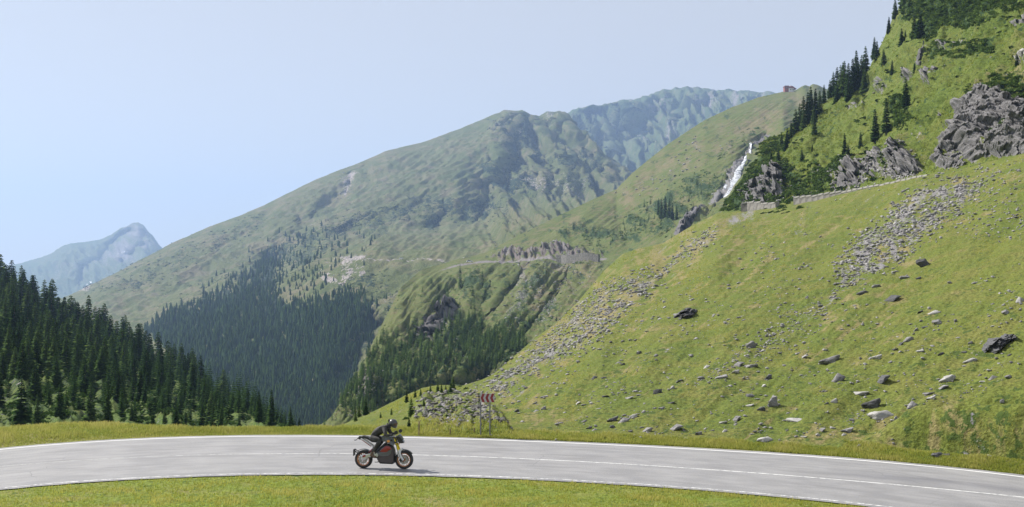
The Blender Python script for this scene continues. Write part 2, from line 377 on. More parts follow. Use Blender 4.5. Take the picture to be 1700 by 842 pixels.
def c1_mask(px, py, P, N):
    rock = pmask(px, py, [(.75, S_A), (.62, S_B), (.6, S_C), (.55, S_D), (.5, S_E), (.35, S_F), (.7, [(1228,346),(1262,344),(1290,350),(1240,372),(1190,378)])], 9, 3)
    rock += .16 * sstep(.25, .6, fbm(px / 22, py / 12, 3, 41)) * pmask(px, py, [[(870,600),(1190,360),(1330,340),(1360,400),(1200,560),(860,720),(820,690)]], 40)
    dry = pmask(px, py, [(.85, [(1000,420),(1190,350),(1260,350),(1100,500),(900,640),(820,690),(860,600)]), (.6, [(800,640),(860,640),(1100,640),(900,720),(700,730)]), (.55, [(1240,350),(1400,320),(1420,360),(1250,480),(1180,450)]),
        (.55, [(1470,300),(1720,245),(1720,330),(1500,460),(1420,520)]), (.6, [(1150,735),(1300,700),(1700,640),(1700,690),(1500,745)]), (.5, [(1400,470),(1600,420),(1560,560),(1300,620),(1330,540)]), (.5, [(1050,540),(1200,480),(1100,600),(940,680)])], 30, 7, 20)
    u, v = rot2(px, py, -38); dry += .16 * fbm(px / 60, py / 60, 3, 44) + .55 * sstep(.1, .5, fbm(u / 110, v / 9, 4, 47)) * (px < 1500) + .3 * sstep(.1, .5, fbm(px / 40, py / 12, 4, 48)); rock += .5 * sstep(.28, .5, fbm(u / 60, v / 7, 4, 49)) * sstep(715, 690, py)
    sh = .22 + .30 * fbm(px / 50, py / 20, 3, 45) + .25 * sstep(.0, .5, fbm(px / 14, py / 7, 4, 46)) * sstep(450, 640, py); sh += .8 * pmask(px, py, [(.6, [(1500,700),(1700,655),(1720,668),(1560,706),(1480,720)]), (.42, [(1540,735),(1620,708),(1700,712),(1720,775),(1640,752)])], 7); dry += .7 * pmask(px, py, [[(1440,735),(1520,728),(1620,706),(1720,708),(1720,778),(1560,752)]], 8); rock += .5 * pmask(px, py, [[(1545,748),(1580,742),(1600,724),(1660,722),(1664,762),(1600,758)]], 5)
    return pack(np.clip(rock, 0, 1), np.clip(sh, 0, 1), np.clip(dry, 0, 1))
m_c1 = terrain_mat('near_meadow', .16, (.108,.142,.026), (.130,.155,.030), (.155,.160,.040), (.225,.190,.085), (.06,.092,.02), (.13,.12,.125), (.30,.29,.30))
L1 = Layer('hillside', 530, 2300, 800, [B1, B2, B3, [(x, (np.interp(x, *np.array(TOP1).T[:2]) + far(x) - 14) / 2, 2 / (1 / gy(far(x) - 12, .25) + 1 / np.interp(x, np.array(TOP1).T[0], np.array(TOP1).T[2]))) for x in xs], TOP1], [6, 8, 150, 150], m_c1, disp=c1_disp, masks=c1_mask, back=.25)

# upper right slope above the bench
TOP2 = [(1150,380,275),(1190,360,278),(1214,336,284),(1238,297,290),(1256,268,296),(1262,240,300),(1290,226,305),(1320,206,310),(1358,176,320),(1400,150,330),(1440,122,335),(1462,72,342),(1480,36,348),(1493,10,352),(1520,-40,355),(1600,-120,358),(1700,-200,355),(1800,-270,350),(2000,-340,340),(2300,-420,300)]
B4 = [(x, y + 12, d + 1) for x, y, d in TOP1 if x >= 1150] ; B4[0] = (1150, 392, 246)
B5 = [(x, y - (1 if x > 1230 else -2), d + 7) for x, y, d in TOP1 if x >= 1150]
CLIFF = [(1548,270),(1560,228),(1583,200),(1588,172),(1598,158),(1640,152),(1690,160),(1712,170),(1712,258),(1650,262),(1600,276),(1560,282)]
OUT2 = [CLIFF, [(1235,342),(1240,312),(1262,298),(1296,280),(1310,300),(1290,335),(1250,346)], [(1380,322),(1392,296),(1440,262),(1470,240),(1480,262),(1445,300),(1420,316)],
        [(1470,296),(1484,262),(1500,240),(1512,256),(1524,275),(1520,290),(1495,300)], [(1502,272),(1520,262),(1528,280),(1508,296)], [(1552,195),(1560,185),(1566,194),(1558,200)], [(1411,192),(1420,182),(1438,176),(1432,186),(1418,194)],
        [(1533,142),(1545,125),(1575,110),(1568,120),(1546,140)], [(1518,108),(1524,88),(1540,76),(1545,88),(1530,104)], [(1562,82),(1575,70),(1600,62),(1590,76),(1570,88)], [(1488,125),(1500,112),(1512,118),(1500,132)], [(1680,92),(1700,82),(1712,90),(1700,98)],
        [(1340,292),(1352,276),(1368,272),(1366,286),(1350,298)], [(1675,40),(1700,20),(1712,30),(1690,48)], [(1448,142),(1460,128),(1468,138),(1456,150)]]
BUSH2 = [(.9, [(1500,-40),(1560,0),(1600,-10),(1700,-20),(1690,8),(1660,18),(1640,40),(1600,42),(1575,36),(1560,40),(1520,25),(1500,20)]), (.8, [(1520,50),(1540,30),(1560,40),(1545,66),(1525,70)]), (.65, [(1200,350),(1232,290),(1270,235),(1300,225),(1290,262),(1330,300),(1400,262),(1420,290),(1370,322),(1250,348)]),
         (.6, [(1596,85),(1625,66),(1650,62),(1640,78),(1600,90)]), (.6, [(1600,165),(1680,120),(1700,130),(1700,170),(1640,160)]), (.7, [(1650,240),(1670,205),(1710,200),(1710,235)]), (.55, [(1480,170),(1500,160),(1520,200),(1490,215)]), (.5, [(1560,80),(1600,60),(1590,80),(1540,105)])]
def c2_disp(px, py, P, Y):
    u, v = rot2(px, py, -38)
    d = fbm(u / 120, v / 40, 4, 51) * 3.6 + fbm(u / 26, v / 7, 4, 52) * 1.3 + fbm(px / 8, py / 3.5, 3, 57) * .35 + .8 * sstep(.2, .5, fbm(u / 40, v / 12, 3, 58))
    bm = pmask(px, py, BUSH2, 8); d += bm * (1.0 + 1.6 * fbm(px / 5, py / 5, 3, 53))
    rm = pmask(px, py, OUT2[1:], 5, wob=5); d += rm * (.6 + 1.8 * fbm(u / 9, v / 5, 4, 54, ridged=True))
    return d * sstep(0, 20, np.interp(px, *np.array(TOP1).T[:2]) - py)
def c2_mask(px, py, P, N):
    u, v = rot2(px, py, -38)
    rock = pmask(px, py, [(.85, p) for p in OUT2], 6, wob=5) + .25 * pmask(px, py, [[(1240,340),(1300,280),(1420,240),(1540,200),(1560,270),(1400,320)]], 25)
    rock += .45 * sstep(.35, .6, fbm(u / 30, v / 7, 4, 62)) * (py < 240) ; rock += .4 * pmask(px, py, [(.8, [(1596,170),(1640,110),(1660,80),(1650,110),(1610,160)])], 4)
    sh = .22 + pmask(px, py, BUSH2, 8) + .5 * sstep(.2, .6, fbm(u / 26, v / 8, 4, 63)) * (py < 330)
    dry = pmask(px, py, [(.8, [(1590,165),(1700,60),(1720,60),(1720,200),(1640,150)]), (.5, [(1400,260),(1560,190),(1540,260),(1420,300)])], 14) + .1
    return pack(np.clip(rock, 0, 1), np.clip(sh, 0, 1), np.clip(dry, 0, 1))
m_c2 = terrain_mat('upper_meadow', .30, (.092,.132,.022), (.115,.148,.026), (.13,.15,.032), (.19,.17,.075), (.032,.062,.018), (.13,.12,.12), (.32,.31,.31))
L2 = Layer('upper_hillside', 1150, 2300, 600, [B4, B5, TOP2], [6, 320], m_c2, disp=c2_disp, masks=c2_mask, smooth_rows=1, back=.5,
           carve=[([(1440,150),(1400,200),(1340,260)], 10, .012, .3), ([(1600,0),(1560,90),(1500,150)], 14, .012, .3)])

# middle ridge with its lower spurs
TOP3 = [(500,722,250),(525,716,260),(552,690,290),(585,636,350),(605,600,390),(620,566,430),(640,528,520),(665,478,620),(700,448,700),(760,430,745),(790,424,755),(808,419,775),(860,391,815),(925,359,860),(975,336,900),(1024,314,950),(1049,288,990),(1107,241,1070),(1170,200,1160),(1215,179,1220),(1260,162,1280),(1300,153,1310),(1322,150,1320),(1330,145,1325),(1337,142,1330),(1344,144,1330),(1349,140,1330),(1357,141,1330),(1366,146,1330),(1378,150,1330),(1420,150,1320),(1500,150,1300)]
M3 = [(500,723,245),(552,694,285),(620,575,420),(665,490,600),(700,457,680),(760,437,715),(808,433,720),(900,430,700),(1000,430,650),(1050,418,640),(1100,395,630),(1150,360,640),(1200,320,680),(1250,270,760),(1300,215,900),(1400,200,1000),(1500,200,1000)]
M3a = [(x, y + 9, d - 26) for x, y, d in M3]
B6 = [(500,760,195),(620,760,215),(700,760,230),(800,740,250),(850,690,270),(920,630,295),(1000,560,330),(1100,500,370),(1200,440,400),(1300,380,430),(1500,340,460)]
WOOD3 = [[(575,690),(590,640),(640,600),(690,560),(740,545),(790,530),(800,560),(830,600),(790,625),(740,625),(700,640),(650,668),(610,700)], [(785,600),(800,575),(830,545),(860,555),(880,580),(850,610),(810,620),(770,625)]]
SHRUB_SHADE3 = [(.55, WOOD3[0]), (.6, WOOD3[1]), (.7, [(850,520),(905,440),(915,448),(880,520),(835,590),(800,600)]), (.7, [(690,600),(740,520),(790,450),(800,458),(755,535),(710,610)]), (.6, [(900,520),(960,440),(972,446),(925,520),(890,560)]), (.75, [(925,385),(960,372),(1000,378),(990,392),(940,398)]), (.7, [(1030,405),(1045,360),(1090,330),(1150,300),(1180,290),(1210,300),(1190,335),(1140,372),(1100,392)]), (.6, [(985,385),(1030,375),(1040,400),(1000,420),(960,405)]), (.6, [(780,470),(830,468),(850,500),(800,505),(770,490)]), (.55,[(1120,300),(1180,285),(1150,320)]),
       (.7, [(840,560),(900,528),(930,520),(890,555),(850,575)]), (.35, [(1200,240),(1260,215),(1240,250),(1190,270)])]  # shrubs, plus dark strips along the gullies that paint in ravine shade
RK3 = [(.8, [(808,430),(830,415),(900,408),(960,412),(1000,426),(940,432)]), (.85, [(684,558),(700,535),(745,510),(770,520),(750,552),(715,580),(690,575)]), (.8, [(1180,352),(1186,325),(1200,300),(1222,272),(1248,248),(1270,226),(1285,230),(1245,262),(1230,300),(1200,345)]), (.7, [(1120,395),(1130,370),(1165,350),(1180,356),(1150,380)]),
       (.6, [(560,705),(585,660),(620,620),(640,640),(600,690)]), (.5, [(860,440),(900,440),(880,520),(850,560),(840,520)]), (.42, [(900,440),(1000,430),(960,500),(900,560),(880,520)]), (.45, [(1100,300),(1130,255),(1165,225),(1170,240),(1140,290)]), (.4, [(1010,330),(1060,300),(1110,290),(1100,305),(1040,325)]), (.5, [(1190,255),(1215,240),(1220,255),(1200,268)]), (.5, [(1180,305),(1160,290),(1170,300)])]
def c3_disp(px, py, P, Y):
    u, v = rot2(px, py, -52); low = sstep(0, 25, py - np.interp(px, *np.array(M3).T[:2]))
    d = (fbm(u / 240, v / 40, 3, 71, ridged=True) * .005 + fbm(u / 90, v / 10, 4, 72, ridged=True) * .0042 + fbm(px / 9, py / 6, 3, 78) * .0014) * Y * low
    u2, v2 = rot2(px, py, -33)
    d += (fbm(u2 / 160, v2 / 40, 4, 73) * .005 + fbm(u2 / 70, v2 / 7, 4, 74, ridged=True) * .0014) * Y * (1 - low)
    d += pmask(px, py, SHRUB_SHADE3, 8) * (.003 + .006 * fbm(px / 5, py / 5, 3, 75)) * Y
    d += pmask(px, py, [p for p in RK3[:5]], 5, wob=6) * .014 * Y * fbm(u / 10, v / 10, 4, 76, ridged=True)
    return d
def c3_mask(px, py, P, N):
    rock = pmask(px, py, RK3, 6, wob=7)
    road = np.exp(-((py - np.interp(px, *np.array(M3).T[:2]) - 3) / 2.2) ** 2) * sstep(700, 760, px) * sstep(1020, 1000, px); rock = np.maximum(rock, road)
    u, v = rot2(px, py, -33); rock += .35 * sstep(.3, .6, fbm(u / 40, v / 9, 4, 81)) * (px > 1080) + .3 * sstep(.3, .55, fbm(px / 14, py / 14, 3, 82)) * (px < 1000) * (py > 440)
    dry = .3 + .45 * fbm(px / 50, py / 40, 3, 83) + .6 * pmask(px, py, [(.9, [(830,415),(940,372),(1050,300),(1200,200),(1350,150),(1350,200),(1180,260),(1050,340)]), (.6, [(850,440),(1000,430),(960,520),(880,560)])], 20)
    sh = .10 + pmask(px, py, SHRUB_SHADE3, 8, wob=8) + .55 * sstep(.1, .5, fbm(px / 16, py / 11, 4, 84))
    return pack(np.clip(rock, 0, 1), np.clip(sh, 0, 1), np.clip(dry, 0, 1))
m_c3 = terrain_mat('ridge_meadow', .45, (.088,.120,.030), (.11,.132,.038), (.125,.13,.048), (.175,.145,.085), (.026,.052,.018), (.12,.105,.11), (.27,.25,.25))
L3 = Layer('ridge', 500, 1500, 520, [B6, M3a, M3, TOP3], [190, 6, 150], m_c3, disp=c3_disp, masks=c3_mask, damp=.15, smooth_rows=5,
           carve=[([(1290,218),(1262,236),(1236,262),(1215,300),(1190,350),(1170,380)], 11, .036, .2), ([(880,440),(840,500),(790,560),(760,600)], 14, .035, .2), ([(960,440),(920,500),(880,555),(840,590)], 20, .05, .2),
                  ([(780,450),(740,500),(700,560),(650,610),(610,690)], 18, .05, .2), ([(770,505),(738,535),(705,575),(700,600)], 12, .05, -.2), ([(820,470),(790,530),(740,600)], 12, .02, .2), ([(1050,340),(1030,380),(1040,410)], 12, .02), ([(1200,185),(1120,250),(1060,320),(1000,370)], 18, .010, .2), ([(870,620),(800,640),(700,660),(620,700)], 16, .06, 0)])

# big middle mountain
TOP4 = [(60,510,2150),(110,492,2200),(140,478,2220),(200,450,2300),(265,415,2400),(300,398,2420),(350,377,2450),(400,359,2480),(440,341,2520),(486,318,2560),(530,297,2600),(571,281,2640),(605,268,2680),(640,252,2720),(700,237,2780),(764,214,2850),(800,199,2900),(820,190,2930),(841,185,2950),(870,188,2970),(896,194,3000),(912,189,3020),(928,187,3030),(942,192,3040),(960,215,3030),(985,238,3000),(1000,255,2960),(1040,285,2900),(1090,300,2900),(1200,310,2900)]
M4b = [(60,560,1500),(250,500,1650),(400,450,1800),(540,402,1850),(620,396,1850),(800,372,1900),(900,350,2000),(1000,345,2100),(1200,340,2100)]
M4a = [(60,600,1250),(250,545,1300),(400,490,1300),(540,445,1250),(600,434,1180),(700,431,1130),(800,426,1060),(900,420,1020),(1200,420,1000)]
M4r = [(x, y + 8, d - (25 if x > 500 else 8)) for x, y, d in M4a]
B7 = [(60,740,560),(250,740,640),(450,745,640),(620,740,660),(700,700,700),(800,640,760),(1200,600,800)]
FOREST4 = [(240,552),(275,535),(330,508),(380,480),(430,447),(455,428),(464,448),(452,480),(472,500),(510,512),(545,500),(600,498),(622,512),(628,552),(600,590),(575,640),(540,705),(520,725),(440,720),(380,690),(330,640),(280,590)]
SHRUB_SHADE4 = [(1.3, FOREST4), (.6, [(430,450),(480,395),(560,372),(640,352),(700,335),(770,332),(840,350),(850,372),(760,370),(690,362),(640,392),(560,398),(540,430),(500,470)]), (.62, [(818,215),(850,196),(870,230),(905,262),(885,300),(900,330),(950,350),(880,352),(830,330),(800,300),(790,280),(830,262)]),
       (.55, [(560,470),(610,452),(640,455),(650,480),(620,505),(560,500)]), (.6, [(640,520),(650,490),(700,480),(722,500),(700,520),(660,530)]), (.45, [(140,482),(300,420),(440,360),(430,380),(330,440),(220,490)]), (.5, [(900,290),(960,262),(1010,290),(1020,320),(960,330)]), (.7, [(660,372),(700,357),(722,366),(732,384),(712,388),(690,372)]), (.6,[(780,350),(830,348),(838,372),(800,372)]),
       (.45, [(300,500),(420,440),(480,400),(470,430),(380,490),(260,545)])]  # forest floor and dwarf pine; some patches also paint slope shade into the colour
RK4 = [(.9, [(528,452),(560,432),(600,430),(620,440),(600,462),(570,478),(535,470)]), (.7, [(560,300),(590,283),(600,292),(575,330),(560,325)]), (.55, [(480,405),(510,375),(540,350),(535,365),(500,400)]), (.8, [(118,486),(150,466),(168,460),(150,478),(125,492)]), (.55, [(905,192),(925,190),(920,220),(950,270),(935,262),(910,215)]), (.45, [(820,190),(860,188),(850,240),(820,250)]),
       (.42, [(840,300),(1000,320),(1000,350),(900,345)]), (.35, [(610,480),(740,480),(720,520),(640,560),(610,540)])]
def c4_disp(px, py, P, Y):
    u, v = rot2(px, py, -28); right = sstep(780, 860, px)
    d = (fbm(u / 260, v / 45, 4, 91) * .008 + fbm(u / 60, v / 14, 4, 92, ridged=True) * .0042 + fbm(px / 8, py / 6, 3, 99) * .0009) * Y * (1 - right)
    u, v = rot2(px, py, 50)
    d += (fbm(u / 120, v / 32, 4, 93, ridged=True) * .016 + fbm(px / 20, py / 14, 4, 94, ridged=True) * .006) * Y * right
    d += pmask(px, py, SHRUB_SHADE4[1:], 8) * (.0008 + .0028 * fbm(px / 6, py / 5, 3, 95)) * Y
    return d
def c4_mask(px, py, P, N):
    rock = pmask(px, py, RK4, 6, wob=7); line = np.interp(px, *np.array(M4a).T[:2])
    for o, a in ((3, .6), (14, .45)): rock = np.maximum(rock, a * np.exp(-((py - line - o) / (1.6 if o == 3 else 1.3)) ** 2) * sstep(560, 600, px))
    u, v = rot2(px, py, -28); rock += .28 * sstep(.3, .6, fbm(u / 60, v / 8, 4, 96)) + .12 * (px > 850)
    sh = pmask(px, py, SHRUB_SHADE4, 9, wob=10) * (1 + .35 * (px > 700)) + .34 * sstep(.15, .6, fbm(u / 40, v / 10, 4, 97)); dry = .45 + .4 * fbm(px / 60, py / 30, 3, 98)  # shrub tone strengthened to the right to paint in the shaded slopes
    sh *= 1 - .8 * pmask(px, py, [[(460,470),(500,456),(512,480),(480,490)], [(495,530),(520,525),(515,550)]], 5)
    return pack(np.clip(rock, 0, 1), np.clip(sh, 0, 1), np.clip(dry, 0, 1))
m_c4 = terrain_mat('mountain_meadow', 2.0, (.080,.105,.032), (.10,.118,.04), (.125,.13,.055), (.165,.145,.085), (.016,.034,.014), (.16,.14,.14), (.42,.38,.36))
L4 = Layer('mountain', 60, 1200, 520, [B7, M4r, M4a, M4b, TOP4], [110, 5, 60, 150], m_c4, disp=c4_disp, masks=c4_mask, damp=.15, smooth_rows=7,
           carve=[([(850,190),(868,240),(850,290),(805,335),(790,372)], 34, .050, .25), ([(945,200),(925,240),(960,290),(1000,320)], 20, .03, .25), ([(905,200),(890,250),(930,310)], 12, .02, .25), ([(720,362),(735,385),(740,400)], 10, .03), ([(640,262),(560,330),(480,410),(420,455)], 24, .018, .2),
                  ([(470,405),(440,460),(460,540),(520,640)], 30, .03), ([(380,372),(300,430),(230,500)], 16, .010, .2), ([(470,335),(380,410),(300,480)], 16, .010, .2), ([(600,290),(520,360),(440,420)], 12, .010, .2), ([(640,520),(600,580),(560,660)], 26, .06), ([(760,335),(700,345),(640,365),(560,400)], 16, .016)])

# cirque range behind, lone peak far left, wooded hill at the left
TOP5 = [(820,235,4300),(880,212,4350),(915,200,4350),(941,189,4400),(955,184,4400),(978,178,4420),(1000,176,4430),(1030,168,4430),(1058,163,4430),(1080,159,4450),(1100,152,4450),(1118,149,4450),(1136,146,4450),(1158,146,4470),(1172,148,4470),(1190,152,4470),(1206,150,4480),(1225,153,4480),(1245,152,4500),(1265,153,4500),(1280,152,4500),(1289,157,4500),(1310,170,4500),(1350,200,4500)]
TOP5 = [(x, y + (0 if i in (0, 23) else 1.2 * math.sin(i * 7.3)), d) for i, (x, y, d) in enumerate(TOP5)]
B8 = [(820,400,3000),(950,360,3050),(1100,330,3100),(1350,280,3200)]
M5 = [(820,280,3900),(950,262,3950),(1050,245,3950),(1150,215,4000),(1350,215,4000)]
def c5_disp(px, py, P, Y):
    u, v = rot2(px, py, 70); return (fbm(u / 60, v / 17, 5, 101, ridged=True) * .018 + fbm(px / 14, py / 14, 4, 102) * .003) * Y
def c5_mask(px, py, P, N):
    rock = pmask(px, py, [(.65, [(1030,170),(1290,150),(1290,175),(1180,190),(1060,190)]), (.5, [(1040,250),(1100,230),(1160,190),(1180,200),(1100,260)]), (.55, [(980,240),(1010,205),(1050,200),(1040,240)]), (.5, [(950,330),(1010,300),(1060,300),(1020,340)])], 7) + .1
    sh = .15 + .45 * sstep(0, .6, fbm(px / 16, py / 12, 3, 103)) + pmask(px, py, [(.5, [(940,190),(1060,175),(1050,205),(985,240),(955,220)]), (.6, [(1055,245),(1065,222),(1090,215),(1100,230),(1080,248)])], 8)  # dark shrub tone also paints shade onto the cirque walls
    snow = pmask(px, py, [[(1032,238),(1040,229),(1050,226),(1046,233),(1038,239)], [(1146,207),(1156,201),(1160,204),(1150,209)]], 1.2, wob=1.5)
    return pack(np.clip(rock, 0, 1), np.clip(sh, 0, 1), .3 + 0 * px, snow)
m_c5 = terrain_mat('range_meadow', 3.2, (.075,.115,.045), (.10,.13,.055), (.12,.135,.065), (.17,.155,.10), (.022,.045,.02), (.11,.10,.105), (.30,.28,.27))
L5 = Layer('mountain_range', 820, 1350, 330, [B8, M5, TOP5], [80, 120], m_c5, disp=c5_disp, masks=c5_mask, damp=.12,
           carve=[([(965,185),(1000,215),(1035,240),(1010,280)], 24, .06, .25), ([(1110,165),(1080,200),(1062,235),(1090,260)], 20, .05, .25), ([(1190,160),(1160,185),(1120,210)], 14, .03, .2), ([(1020,260),(1040,300)], 16, .03)])
TOP6 = [(0,452,6400),(25,440,6400),(60,431,6400),(85,421,6400),(108,407,6450),(130,404,6450),(152,401,6450),(170,397,6450),(185,391,6500),(198,381,6500),(212,376,6500),(220,371,6500),(229,370,6500),(238,375,6500),(244,384,6500),(252,391,6500),(264,408,6500),(290,430,6500),(360,470,6500)]
B9 = [(0,545,4600),(360,545,4600)]
def c6_mask(px, py, P, N):
    rock = .25 + pmask(px, py, [(.7, [(185,400),(228,368),(262,408),(240,432),(205,440),(150,450),(175,430)]), (.4,[(60,470),(120,440),(160,430),(100,470)])], 10)
    return pack(np.clip(rock, 0, 1), .2 + .3 * sstep(0, .6, fbm(px / 14, py / 12, 3, 113)), .3 + 0 * px, pmask(px, py, [[(188,428),(215,412),(250,402),(240,412),(205,426)], [(135,480),(150,470),(160,468),(148,478)]], 1.5, wob=4) * (fbm(px / 5, py / 4, 3, 7) > .2) * .8)
L6 = Layer('peak', 0, 360, 210, [B9, TOP6], [110], m_c5, disp=lambda px, py, P, Y: (fbm(px / 26 - py / 60, py / 40 + px / 90, 5, 111, ridged=True) * .008 + fbm(px / 9, py / 9, 4, 112) * .0018) * Y, masks=c6_mask, damp=.12,
           carve=[([(225,375),(200,400),(150,440),(120,480)], 14, .03, .2), ([(240,380),(235,410),(200,440)], 8, .02, .2)])
TOP7 = [(-260,372,520),(-120,430,490),(0,492,450),(50,514,430),(100,540,410),(150,560,390),(200,585,370),(250,608,345),(300,630,320),(350,652,290),(400,672,255),(440,692,215),(470,705,180),(505,714,140),(560,722,110),(600,728,90)]
B10 = [(-260,760,70),(0,752,72),(300,745,74),(600,745,76)]
M7 = [(-260,705,92),(0,708,95),(120,716,95),(300,722,98),(600,735,86)]
def c7_disp(px, py, P, Y):
    u, v = rot2(px, py, 62); return (fbm(px / 60, py / 60, 4, 121) * .016 + fbm(u / 50, v / 16, 4, 122, ridged=True) * .006) * Y
def c7_mask(px, py, P, N):
    return pack(np.clip(.22 + .3 * fbm(px / 22, py / 22, 3, 123), 0, 1), np.clip(.42 + .4 * fbm(px / 30, py / 20, 3, 124), 0, 1) * sstep(725, 700, py), .15 + 0 * px)
m_c7 = terrain_mat('woodland_floor', .4, (.075,.125,.022), (.10,.145,.028), (.12,.15,.035), (.2,.18,.08), (.028,.055,.016), (.13,.12,.12), (.3,.28,.28))
L7 = Layer('wooded_hill', -260, 600, 260, [B10, M7, TOP7], [16, 110], m_c7, disp=c7_disp, masks=c7_mask, damp=.2)

# ------------------------------------------------------------------ haze
hz = bmesh.new(); bmesh.ops.create_cube(hz, size=1)
for v in hz.verts: v.co = Vector((v.co.x * 11200, 4400 + v.co.y * 10600, 345 + v.co.z * 892))
hme = bpy.data.meshes.new('haze'); hz.to_mesh(hme); hz.free()
hm = bpy.data.materials.new('haze_air'); hm.use_nodes = True; t = hm.node_tree; t.nodes.clear()
o_ = t.nodes.new('ShaderNodeOutputMaterial'); pv = t.nodes.new('ShaderNodeVolumePrincipled')
pv.inputs['Color'].default_value = (.42, .60, .97, 1); pv.inputs['Density'].default_value = 1.3e-4; pv.inputs['Anisotropy'].default_value = .2
t.links.new(pv.outputs[0], o_.inputs['Volume']); hme.materials.append(hm)
props(link('haze', hme), 'thin blue haze filling the valley air', None, None, 'stuff')

# ------------------------------------------------------------------ trees
def foliage(name, dark, mid, tip, transl=.25):
    m = bpy.data.materials.new(name); m.use_nodes = True; t = m.node_tree; t.nodes.clear(); q = NB(t)
    out = q.n('ShaderNodeOutputMaterial'); b = q.n('ShaderNodeBsdfDiffuse'); tr = q.n('ShaderNodeBsdfTranslucent'); mx = q.n('ShaderNodeMixShader')
    at = q.n('ShaderNodeAttribute', attribute_name='tint'); sp = q.n('ShaderNodeSeparateColor'); q.l(at.outputs['Color'], sp.inputs[0])
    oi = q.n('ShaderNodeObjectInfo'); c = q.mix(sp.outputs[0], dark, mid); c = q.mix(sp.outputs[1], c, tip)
    hs = q.n('ShaderNodeHueSaturation'); q.l(q.ramp(oi.outputs['Random'], 0, 1, .6, 1.7), hs.inputs['Value']); q.l(q.ramp(oi.outputs['Random'], 0, 1, .515, .48), hs.inputs['Hue']); q.l(c, hs.inputs['Color'])
    q.l(hs.outputs[0], b.inputs[0]); q.l(hs.outputs[0], tr.inputs[0]); mx.inputs[0].default_value = transl
    q.l(b.outputs[0], mx.inputs[1]); q.l(tr.outputs[0], mx.inputs[2]); q.l(mx.outputs[0], out.inputs[0]); return m
m_spruce = foliage('spruce_needles', (.013, .030, .013), (.030, .060, .020), (.095, .155, .036))  # bright tip colour paints sunlit branch ends into the needles
m_bush = foliage('bush_leaves', (.020, .042, .012), (.045, .085, .02), (.08, .13, .03))
m_bark = simple('spruce_bark', (.09, .07, .055), .9, var=.3, vscale=3)

def spruce_mesh(seed, whorls, nb, lean=.0, sparse=0., width=.19, twigs=2):
    """unit-height spruce crown: whorls of drooping flat branches with hanging side twigs"""
    g = np.random.default_rng(seed); V = []; Fc = []; C = []
    zs = np.linspace(.07, .985, whorls) + g.normal(0, .006, whorls)
    for k, z in enumerate(zs):
        r0 = width * ((1 - z) ** .82) * (1 - .35 * math.exp(-((z - .05) / .07) ** 2)) + .008; n = max(4, int(nb * (.55 + .45 * (1 - z))))
        a0 = g.uniform(0, 6.28)
        for j in range(n):
            if g.random() < sparse: continue
            a = a0 + j * 6.283 / n + g.normal(0, .16); r = r0 * g.uniform(.62, 1.18); w = r * g.uniform(.28, .42) + .008
            dx, dy = math.cos(a), math.sin(a); tx, ty = -dy, dx; zr = z + g.normal(0, .006)
            rise = (.10 - .35 * (1 - z)) * r; dr = r * g.uniform(.18, .42)
            b = len(V); cr = lean * z * z
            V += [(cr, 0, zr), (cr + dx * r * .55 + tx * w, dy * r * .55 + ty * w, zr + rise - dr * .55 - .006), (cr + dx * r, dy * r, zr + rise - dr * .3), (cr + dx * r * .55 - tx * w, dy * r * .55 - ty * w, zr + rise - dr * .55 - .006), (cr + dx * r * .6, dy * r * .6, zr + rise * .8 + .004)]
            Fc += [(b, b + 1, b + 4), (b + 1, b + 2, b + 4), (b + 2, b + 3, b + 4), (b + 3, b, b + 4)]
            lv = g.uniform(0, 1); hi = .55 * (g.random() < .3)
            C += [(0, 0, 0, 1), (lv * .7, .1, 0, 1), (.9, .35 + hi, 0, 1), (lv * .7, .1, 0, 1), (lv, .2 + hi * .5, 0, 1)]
            for tw in range(twigs):
                f = g.uniform(.3, .95); sgn = g.choice((-1, 1)); b = len(V); px_, py_ = cr + dx * r * f, dy * r * f; zz = zr + rise * f - dr * f * .35; ww = w * g.uniform(.5, .9)
                V += [(px_, py_, zz), (px_ + tx * ww * sgn + dx * .02, py_ + ty * ww * sgn + dy * .02, zz - .016), (px_ + dx * .012, py_ + dy * .012, zz - g.uniform(.018, .034))]
                Fc += [(b, b + 1, b + 2)]; C += [(.3, 0, 0, 1), (lv, .25, 0, 1), (.1, 0, 0, 1)]
    b = len(V); cr = lean
    V += [(cr * .93 + .008, 0, .95), (cr * .93 - .004, .007, .95), (cr * .93 - .004, -.007, .95), (cr, 0, 1.0)]; Fc += [(b, b + 1, b + 3), (b + 1, b + 2, b + 3), (b + 2, b, b + 3)]; C += [(.5, .3, 0, 1)] * 4
    return np.array(V), np.array(Fc), np.array(C)
def trunk_geo(h=1., r=.016, sink=.05):
    V = []; F = []
    for k, (z, q_) in enumerate(((-sink, 1.25), (.05, 1.), (.5, .62), (.93, .15))):
        for j in range(6): V.append((math.cos(j * 1.047) * r * q_, math.sin(j * 1.047) * r * q_, z * h))
    for k in range(3):
        for j in range(6): F.append((k * 6 + j, k * 6 + (j + 1) % 6, k * 6 + 6 + (j + 1) % 6, k * 6 + 6 + j))
    return np.array(V), np.array(F)
CROWN = [];
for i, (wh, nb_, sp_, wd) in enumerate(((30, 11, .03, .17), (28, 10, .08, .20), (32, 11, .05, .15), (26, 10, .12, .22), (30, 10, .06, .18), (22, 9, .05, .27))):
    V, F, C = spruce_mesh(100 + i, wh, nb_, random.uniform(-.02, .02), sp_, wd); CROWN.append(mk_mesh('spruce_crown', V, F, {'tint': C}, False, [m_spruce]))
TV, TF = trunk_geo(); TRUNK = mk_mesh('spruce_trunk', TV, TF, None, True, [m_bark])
NSP = 0
